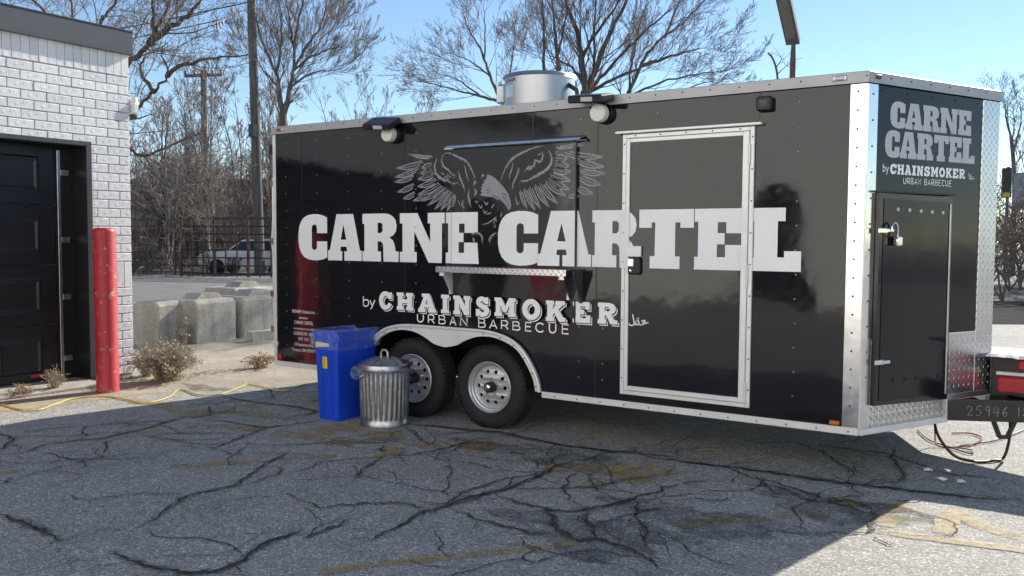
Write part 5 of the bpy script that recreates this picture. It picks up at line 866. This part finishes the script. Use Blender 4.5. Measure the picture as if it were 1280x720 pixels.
# ================================================================ weeds
def weed(name, x, y, rad, h, n, leafm, label, seed, leaf=.012, dens=9):
    e = tag(empty(name, (x, y, 0)), label, 'weed'); rw = random.Random(seed); sm_ = MB(); lm = MB()
    for i in range(n):
        a = rw.uniform(0, 6.283); lean = rw.uniform(.05, 1) ** .7; p = Vector((rw.gauss(0, rad*.12), rw.gauss(0, rad*.12), 0)); top = Vector((math.cos(a)*rad*lean, math.sin(a)*rad*lean, h*(1-.55*lean**2)*rw.uniform(.6, 1.05)))
        pts = [p + (top-p)*q + Vector((rw.gauss(0, .012), rw.gauss(0, .012), .12*h*math.sin(q*3.1))) for q in (0, .25, .5, .75, 1)]
        sm_.tube(pts, [.0035, .003, .0025, .002, .0012], 3, False)
        for k in range(dens):
            q = rw.uniform(.2, 1); i0 = min(3, int(q*4)); c = pts[i0].lerp(pts[i0+1], q*4-i0) + Vector((rw.gauss(0, .02), rw.gauss(0, .02), rw.gauss(0, .015)))
            u = Vector((rw.gauss(0, 1), rw.gauss(0, 1), rw.gauss(0, 1))).normalized(); v = u.cross(Vector((rw.gauss(0, 1), rw.gauss(0, 1), rw.gauss(0, 1)))).normalized(); L_ = leaf*rw.uniform(.5, 1.6)
            lm.add([c-u*L_, c+v*L_*.45, c+u*L_, c-v*L_*.45], [(0, 1, 2, 3)])
            if rw.random() < .5: sm_.tube([pts[i0], c], .0011, 3, False)
    sm_.build('stems', 'weed_stem', e, fix=False); lm.build('leaves', leafm, e, fix=False); return e
weed('weed_shrub', -7.02, .0, .42, .47, 230, 'weed_leaf', 'bushy grey-green weed at the white brick corner beside the bollard', 1, .0135, 14)
weed('weed_tuft', -6.95, 1.22, .26, .19, 70, 'weed_dry', 'low dry brown weed tuft before the trailer rear corner', 2, .014, 8)
weed('weed_tuft', -9.55, 2.05, .20, .45, 30, 'weed_leaf', 'straggly weed growing between two concrete blocks', 3, .018, 9)
weed('weed_tuft', -7.38, -1.02, .16, .26, 46, 'weed_dry', 'pale dry weeds along the overhead door sill', 4, .010, 7)
weed('weed_tuft', -7.33, -1.36, .17, .13, 50, 'weed_dry', 'low dry grass clump at the overhead door, left of the pale weeds', 5, .010, 6)
weed('weed_tuft', -7.45, .04, .20, .42, 60, 'weed_leaf', 'leafy weed against the white brick wall behind the bollard', 6, .016, 9)
# ================================================================ poles, lamp, wires
up = tag(empty('utility_pole', (-27.22, 18.56, 0)), 'tall weathered wooden utility pole behind the steel fence', 'utility pole')
mb = MB(); mb.tube([(0, 0, -.1), (-.35, .14, 6), (-.85, .32, 14)], [.215, .19, .15], 14); mb.build('pole_shaft', 'pole_wood', up, 60)
mb = MB(); bar(mb, (-.5, .2, 5.9), (-.25, -.1, 5.9), .05, .18); mb.box(-.2, .1, -.35, -.15, 5.6, 6.1); mb.build('pole_box', 'black_plastic', up)
tp = tag(empty('utility_pole', (-49.6, 33.0, 0)), 'distant wooden pole with a single crossarm beyond the bare trees', 'utility pole')
mb = MB(); mb.tube([(0, 0, 0), (-.2, .2, 12.9)], [.26, .19], 10); mb.build('pole_shaft', 'pole_wood', tp, 60)
mb = MB(); bar(mb, (-1.3, -.5, 12.5), (.8, .9, 12.6), .16, .2); mb.build('crossarm', 'pole_wood', tp)
for q in (0, .25, .75, 1):
    mb = MB(); c = Vector((-1.25, -.47, 12.6)).lerp(Vector((.75, .87, 12.7)), q); mb.lathe([(.06, 0), (.09, .08), (.07, .16), (.1, .2), (.03, .3)], 8, lambda r, h, a: (c.x+r*math.cos(a), c.y+r*math.sin(a), c.z+h)); mb.build('insulator', 'black_plastic', tp)
wires = [((-38, 4.5, 6.6), (-27.9, 18.8, 11.15), .025, 'cable_black', 'upper black overhead cable rising to the near wooden pole'), ((-38, 4.3, 6.2), (-24.2, 14.2, 8.95), .018, 'cable_black', 'lower black overhead cable ending in a splice left of the pole')]
for a, b, r_, m_, lab in wires:
    a = Vector(a); b = Vector(b); mb = MB(); mb.tube([a.lerp(b, q/14) - Vector((0, 0, .35*math.sin(q/14*math.pi))) for q in range(15)], r_, 5)
    if 'splice' in lab:
        for k in range(4): mb.tube([b + Vector((.08*k, .06*k, 0)), b + Vector((.08*k+.05, .06*k, -.35+.1*k))], .03, 5)
        mb.tube([b, Vector((-27.9, 18.8, 10.9))], .012, 4)
    tag(mb.build('overhead_cable', m_, None, 60), lab, 'cable', 'overhead cables')
sl = tag(empty('street_lamp', (-2.93, 8.45, 0)), 'brown box-headed lot lamp on thin pole behind the trailer', 'street lamp')
mb = MB(); mb.tube([(0, 0, 0), (.02, .05, 4.4), (.02, .06, 4.72)], [.05, .045, .03], 10); mb.build('lamp_post', 'lamp_pole', sl, 60)
h0 = Vector((.01, .06, 4.70)); h1 = Vector((.14, -1.15, 5.36)); dd = (h1-h0).normalized()
mb = MB(); bar(mb, h0-dd*.03, h1, .21, .10); lh = mb.build('lamp_head', 'lamp_bronze', sl)
mb = MB(); un = Vector((0, dd.z, -dd.y)).normalized(); un = -un if un.z > 0 else un
bar(mb, h0+dd*.12+un*.052, h1-dd*.2+un*.052, .15, .012); mb.build('lens', 'lamp_lens', lh)
# ================================================================ steel fence, car, far building
def fence(a, b, h, rows, cols, label, thick, mat, rust):
    a = Vector(a); b = Vector(b); f = tag(empty('steel_fence', a), label, 'fence', 'steel pipe fences behind the blocks'); d = b-a; rf = random.Random(int(h*100))
    for i in range(rows):
        z = .18 + (h-.2)*i/(rows-1); mb = MB(); mb.tube([(0, 0, z), (d.x, d.y, z)], thick*(1.3 if i == rows-1 else .8), 6); mb.build('rail', mat, f, 60)
    for k in range(cols+1):
        q = k/cols; p = d*q; big = k % 3 == 0; mb = MB(); mb.tube([(p.x, p.y, .05), (p.x, p.y, h+(.06 if big else 0))], thick*(1.9 if big else .9), 6); mb.build('post' if big else 'upright', rust if big and k % 2 == 0 else mat, f, 60)
    return f
fence((-27.9, 15.35, 0), (-21.5, 18.0, 0), 2.28, 8, 15, 'dark steel pipe fence panel nearest the trailer, top bar unbroken', .035, 'fence_steel', 'fence_rust')
fence((-35.5, 14.2, 0), (-27.7, 16.2, 0), 2.25, 9, 18, 'thinner dark steel lattice fence beside the brick building', .022, 'fence_steel', 'fence_steel')
car = tag(empty('parked_car', (-28.6, 19.6, 0), R(28)), 'white parked car seen through the dark steel fence', 'car')
prof = [(-2.2,.35),(-2.25,.65),(-2.1,.88),(-1.0,.98),(-.35,1.45),(1.1,1.5),(1.9,1.05),(2.2,.95),(2.25,.5),(2.15,.32)]
mb = MB(); mb.plate([prof], lambda a, b, c: (a, -.85+c, b), 1.7)
for w in range(len(mb.v)): x, y, z = mb.v[w]; mb.v[w] = (x, y*(.84 if z > 1.2 else 1), z)
mb.build('car_body', 'car_white', car, 30)
for s_ in (-1, 1):
    mb = MB(); mb.plate([[(-.85,1.02),(-.36,1.38),(.3,1.42),(.3,1.02)], ], lambda a, b, c: (a, s_*(.855 - (b-1.0)*.30)+c*s_, b), .01); mb.build('side_window', 'car_glass', car)
    mb = MB(); mb.plate([[(.38,1.02),(.38,1.42),(1.05,1.42),(1.6,1.05)], ], lambda a, b, c: (a, s_*(.855 - (b-1.0)*.30)+c*s_, b), .01); mb.build('side_window', 'car_glass', car)
    mb = MB(); mb.box(-2.27, -2.18, s_*.75-.14, s_*.75+.14, .62, .76, .02); mb.build('headlight', 'lamp_glass', car)
    for x in (-1.4, 1.35):
        mb = MB(); mb.lathe([(.0,.0),(.2,.0),(.24,.02),(.32,.02),(.32,.2),(.0,.2)], 20, lambda r, h, a: (x+r*math.cos(a), s_*(.88-h), .32+r*math.sin(a))); mb.build('wheel', 'tyre_rubber', car, 40)
mb = MB(); mb.add([(-1.02,-.68,.995),(-1.02,.68,.995),(-.37,.6,1.44),(-.37,-.6,1.44)], [(0,1,2,3)]); mb.v = [(x-.012, y, z+.012) for x, y, z in mb.v]; mb.build('windscreen', 'car_glass', car)
fb = tag(empty('far_building', (-50, 24, 0), R(32)), 'low red brick building showing faintly through the bare thicket', 'building')
mb = MB(); mb.box(-10, 14, 0, 9, 0, 4.6); mb.build('wall', 'far_brick', fb); mb = MB(); mb.box(-10.3, 14.3, -.3, 9.3, 4.6, 5.0); mb.build('roof', 'roof_far', fb)
for k in range(7):
    mb = MB(); mb.box(-8.5+k*3, -6.9+k*3, -.05, .05, 2.0, 3.5); w_ = mb.build('window', 'far_grey', fb); mb = MB(); mb.box(-8.35+k*3, -7.05+k*3, -.08, -.04, 2.12, 3.38); mb.build('pane', 'car_glass', w_)

# pale building behind the viewer, seen in the trailer's side
pb = tag(empty('pale_building', (-12, -15.5, 0)), 'large pale building mirrored in the trailer side behind the viewer', 'building')
mb = MB(); mb.box(-30, 34, -8, 0, 0, 11.0); mb.build('wall', 'pale_stucco', pb); mb = MB(); mb.box(-30.2, 34.2, -8.2, .2, 11.0, 11.35); mb.build('roof_edge', 'far_grey', pb)
for x0, x1, z1 in ((5.9, 7.6, 2.75), (16, 20, 3.4), (-9, -6, 3.2)):
    mb = MB(); mb.box(x0, x1, .0, .06, 0.02, z1, .01); mb.build('loading_door', 'door_black', pb)

sg = tag(empty('signal_post', (-1.88, 35.4, 0)), 'dark signal box beside a grey panel on a post beyond the brush', 'signal')
mb = MB(); mb.tube([(0, 0, 0), (0, 0, 4.6)], .06, 8); mb.build('post', 'lamp_pole', sg, 60)
mb = MB(); mb.box(-.22, .14, -.15, .1, 3.35, 4.55, .03); mb.build('signal_box', 'black_plastic', sg)
mb = MB(); mb.box(.18, .85, -.05, .05, 2.9, 4.35, .02); mb.build('panel', 'panel_grey', sg)
mb = MB(); mb.box(-.18, .1, -.18, -.14, 3.38, 3.56, .01); mb.build('tag', 'sticker_yellow', sg)
# ================================================================ trees
def ortho(d, rng):
    v = Vector((rng.gauss(0, 1), rng.gauss(0, 1), rng.gauss(0, 1))); v = v - d*v.dot(d); return v.normalized() if v.length > 1e-6 else Vector((1, 0, 0))
def twig(mbs, p, d, L_, r, lvl, rng, P):
    n = P['seg'][min(lvl, len(P['seg'])-1)]; pts = [p.copy()]; rad = [r]; dirs = []
    for i in range(n):
        d = (d + ortho(d, rng)*rng.uniform(0, P['wig']) + Vector((0, 0, P['up']))).normalized(); p = p + d*L_/n; pts.append(p.copy()); rad.append(r*(1-.78*(i+1)/n)); dirs.append(d.copy())
    mbs[0 if lvl <= P['trunk'] else 1].tube(pts, [max(x, P['rmin']) for x in rad], 5 if r > .03 else 3, False)
    if lvl < P['max']:
        k = P['kids'][min(lvl, len(P['kids'])-1)]; k = int(k) + (1 if rng.random() < k % 1 else 0)
        for j in range(k):
            q = rng.uniform(.18, 1)**.8 * n; i = min(n-1, int(q)); c = pts[i].lerp(pts[i+1], q-i); a = R(rng.uniform(*P['ang'])); nd = (dirs[i]*math.cos(a) + ortho(dirs[i], rng)*math.sin(a)).normalized()
            twig(mbs, c, nd, L_*rng.uniform(*P['len'])*(1-.35*q/n), max(rad[i]*.62, P['rmin']), lvl+1, rng, P)
def limb(mbs, pts, r0, r1, kids, L_, rng, P, first=.15, sides=8, jit=.0):
    pts = smooth_line([Vector(p) for p in pts], 5)
    for i in range(1, len(pts)-1): pts[i] = pts[i] + Vector((rng.gauss(0, jit), rng.gauss(0, jit), rng.gauss(0, jit)))
    m = len(pts); rad = [r0+(r1-r0)*i/(m-1) for i in range(m)]; mbs[0].tube(pts, rad, sides)
    for j in range(kids):
        q = rng.uniform(first, 1)*(m-1); i = min(m-2, int(q)); c = pts[i].lerp(pts[i+1], q-i); d = (pts[i+1]-pts[i]).normalized(); a = R(rng.uniform(*P['ang'])); nd = (d*math.cos(a)+ortho(d, rng)*math.sin(a)).normalized()
        twig(mbs, c, nd, L_*rng.uniform(.5, 1.1)*(1-.3*q/m), max(rad[i]*.32, P['rmin']*1.4), 1, rng, P)
    return pts[-1], (pts[-1]-pts[-2]).normalized()
def tree(key, name, label, spec, r0, L_, kids, P, seed, tm, cm_, group='bare trees behind the trailer', jit=.03):
    rng = random.Random(seed); mbs = [MB(), MB()]; base = Vector(spec[0][0]); base.z = 0
    e = tag(empty(name, base), label, 'tree', group); sh = lambda l: [Vector(p)-base for p in l]
    pts = sh(spec[0]); pts[0].z = min(pts[0].z, -.05)
    if pts[0].z > -.04: pts.insert(0, Vector((0, 0, -.05)))
    limb(mbs, pts, r0, r0*.72, kids//3, L_*.8, rng, P, .7, 10, 0)
    for l in spec[1:]:
        a = .5 if l in spec[1:3] else .3
        limb(mbs, sh(l), r0*a, r0*a*.22, kids, L_, rng, P, .12, 7, jit)
    mbs[0].build('trunk', tm, e, 60, fix=False); mbs[1].build('crown', cm_, e, 60, fix=False); return e
BASE = dict(seg=(5, 5, 4, 4, 3), wig=.35, up=.06, trunk=1, max=4, kids=(6, 5, 4, 3), ang=(22, 58), len=(.45, .72), rmin=.004)
PB = dict(BASE, wig=.5, up=.03, ang=(28, 70), rmin=.0048, kids=(6, 5, 4, 2.5))
tree('big', 'bare_tree', 'big dark gnarled bare tree reaching out from behind the brick building', TREES['big'], .20, 2.3, 9, PB, 11, 'bark_dark', 'twig_brown', None, .025)
tree('fork', 'bare_tree', 'bare forked tree with upswept crown right of the wooden pole', TREES['fork'], .21, 3.0, 12, dict(BASE, up=.10, ang=(14, 42), rmin=.006, wig=.2, kids=(6, 6, 4, 3)), 12, 'bark_grey', 'twig_brown', None, .02)
tree('mid', 'bare_tree', 'dark many-stemmed bare tree rising behind the roof fan', TREES['mid'], .165, 1.8, 9, dict(BASE, up=.10, wig=.2, ang=(15, 44), rmin=.0034, kids=(6, 6, 4, 3)), 13, 'bark_dark', 'twig_brown', None, .012)
tree('midl', 'bare_tree', 'slim dark bare stem just left of the many-stemmed tree', TREES['midl'], .11, 1.7, 9, dict(BASE, up=.10, wig=.2, ang=(15, 44), rmin=.0034, kids=(6, 6, 4, 3)), 14, 'bark_dark', 'twig_brown', None, .012)
tree('midr', 'bare_tree', 'bare spreading tree between the roof fan and the lot lamp', TREES['midr'], .11, 1.8, 8, dict(BASE, up=.09, wig=.22, ang=(16, 46), rmin=.004, kids=(6, 6, 4, 2.5)), 15, 'bark_dark', 'twig_grey', None, .012)
tree('lef', 'bare_tree', 'thin pale bare tree left of the roof fan', TREES['lef'], .10, 1.9, 8, dict(BASE, up=.07, wig=.22, ang=(16, 46), rmin=.004, kids=(6, 6, 4, 2.5)), 16, 'bark_grey', 'twig_grey', None, .012)
tree('right', 'bare_tree', 'slender bare tree beyond the trailer nose at the right edge', TREES['right'], .11, 2.4, 6, dict(BASE, up=.14, rmin=.0065, kids=(4, 4, 3, 2)), 17, 'bark_grey', 'twig_grey', None, .012)
tree('sap', 'sapling', 'bare sapling tip poking above the roof by the lot lamp', TREES['sap'], .035, .5, 4, dict(BASE, max=2, rmin=.006, kids=(2, 2)), 18, 'bark_grey', 'twig_grey', None, .01)
# young trees one can pick out between building and trailer
def young(x, y, h, r, seed, label, tm, cm_, stems=3, P=BASE, name='young_tree', group=None, spread=.22):
    rng = random.Random(seed); mbs = [MB(), MB()]; e = tag(empty(name, (x, y, 0)), label, 'tree', group)
    for s_ in range(stems):
        a = rng.uniform(0, 6.28); lean = rng.uniform(.3, 1)*spread*h if stems > 1 else .05*h; pts = [Vector((0, 0, -.05))] + [Vector((math.cos(a)*lean*q**1.2+rng.gauss(0, .05), math.sin(a)*lean*q**1.2+rng.gauss(0, .05), h*q*rng.uniform(.94, 1.0))) for q in (.2, .45, .7, 1)]
        limb(mbs, pts, r, r*.15, 12, h*.3, rng, P, .3, 6, .02)
    mbs[0].build('trunk', tm, e, 60, fix=False); mbs[1].build('crown', cm_, e, 60, fix=False); return e
PY = dict(BASE, up=.16, ang=(14, 42), rmin=.009, max=4, kids=(5, 4, 3, 2))
row = lambda d, s: (1.21 - .552*d + .834*s, -5.76 + .834*d + .552*s)          # depth into the lot, offset along the fence row
for d, s, h, r, seed, st_, lab, tm, cm_, sp in (
    (37, -14.3, 6.2, .05, 21, 2, 'pale slim two-stemmed young tree behind the lattice fence', 'bark_pale', 'twig_grey', .16),
    (38, -13.0, 8.5, .06, 22, 3, 'tall pale young tree in front of the distant crossarm pole', 'bark_pale', 'twig_grey', .10),
    (41.5, -11.6, 6.2, .05, 23, 3, 'reddish many-stemmed young tree left of the near wooden pole', 'bark_grey', 'twig_red', .2),
    (40, -12.0, 8.0, .07, 24, 3, 'greyish young tree leaning against the near wooden pole line', 'bark_grey', 'twig_brown', .18),
    (44, -17.6, 8.0, .14, 25, 2, 'dark-trunked bare tree beside the brick corner', 'bark_dark', 'twig_brown', .2),
    (46, -16.4, 8.2, .15, 26, 2, 'second dark-trunked bare tree from the brick corner', 'bark_dark', 'twig_brown', .2),
    (55, -9.8, 10.2, .09, 27, 4, 'bare bushy tree top showing above the trailer rear corner', 'bark_grey', 'twig_grey', .26),
    (58, -7.2, 9.6, .08, 28, 4, 'low bare tree top over the trailer roof, left of its first lamp', 'bark_grey', 'twig_grey', .3),
    (34, 20.4, 5.6, .07, 29, 3, 'bare bush of thin arching stems at the right edge', 'bark_grey', 'twig_grey', .3),
    (40, -10.4, 7.6, .06, 30, 3, 'thin bare tree between the near wooden pole and the forked tree', 'bark_grey', 'twig_grey', .2)):
    young(*row(d, s), h, r, seed, lab, tm, cm_, st_, PY, spread=sp)
# tangled thicket that reads as one mass
def thicket(name, label, cells, seed, mat, P, hmin, hmax):
    rng = random.Random(seed); mbs = [MB(), MB()]
    for (d, s) in cells:
        x, y = row(d + rng.uniform(-2.5, 2.5), s + rng.uniform(-.8, .8)); h = rng.uniform(hmin, hmax)
        for k in range(3):
            a = rng.uniform(0, 6.28); dv = Vector((math.cos(a)*.25, math.sin(a)*.25, 1)).normalized(); twig(mbs, Vector((x, y, 0)), dv, h*.75, .035, 1, rng, P)
    m = mbs[1]; n = len(m.v); m.v += mbs[0].v; m.f += [tuple(i+n for i in f) for f in mbs[0].f]
    return tag(m.build(name, mat, None, 60, fix=False), label, 'thicket', kind='stuff')
PT = dict(BASE, up=.05, wig=.5, ang=(22, 62), rmin=.011, max=4, kids=(0, 8, 5, 3.2), len=(.42, .68), seg=(6, 6, 4, 3, 3))
thicket('thicket', 'tangled grey-brown bare thicket behind the steel fence', [(43+4.5*(k % 4), -21.5+.29*k) for k in range(46)], 31, 'twig_thicket', PT, 5.0, 8.0)
thicket('thicket', 'dark tangled brush beyond the trailer nose at the right edge', [(25+2.5*(k % 4), (25+2.5*(k % 4))*.545 + .16*k - .4) for k in range(24)], 32, 'twig_brown', dict(PT, up=-.01, rmin=.008), 2.6, 4.2)
thicket('thicket', 'bare brush continuing behind the trailer, right of the near pole', [(41+3*(k % 3), -9.0+.5*k) for k in range(14)], 34, 'twig_thicket', PT, 3.2, 4.6)
thicket('undergrowth', 'low dark undergrowth along the foot of the steel fence', [(36.5+(k % 3)*1.2, -18.5+.34*k) for k in range(30)], 33, 'twig_brown', dict(PT, up=-.02, max=3, rmin=.012), .7, 1.6)
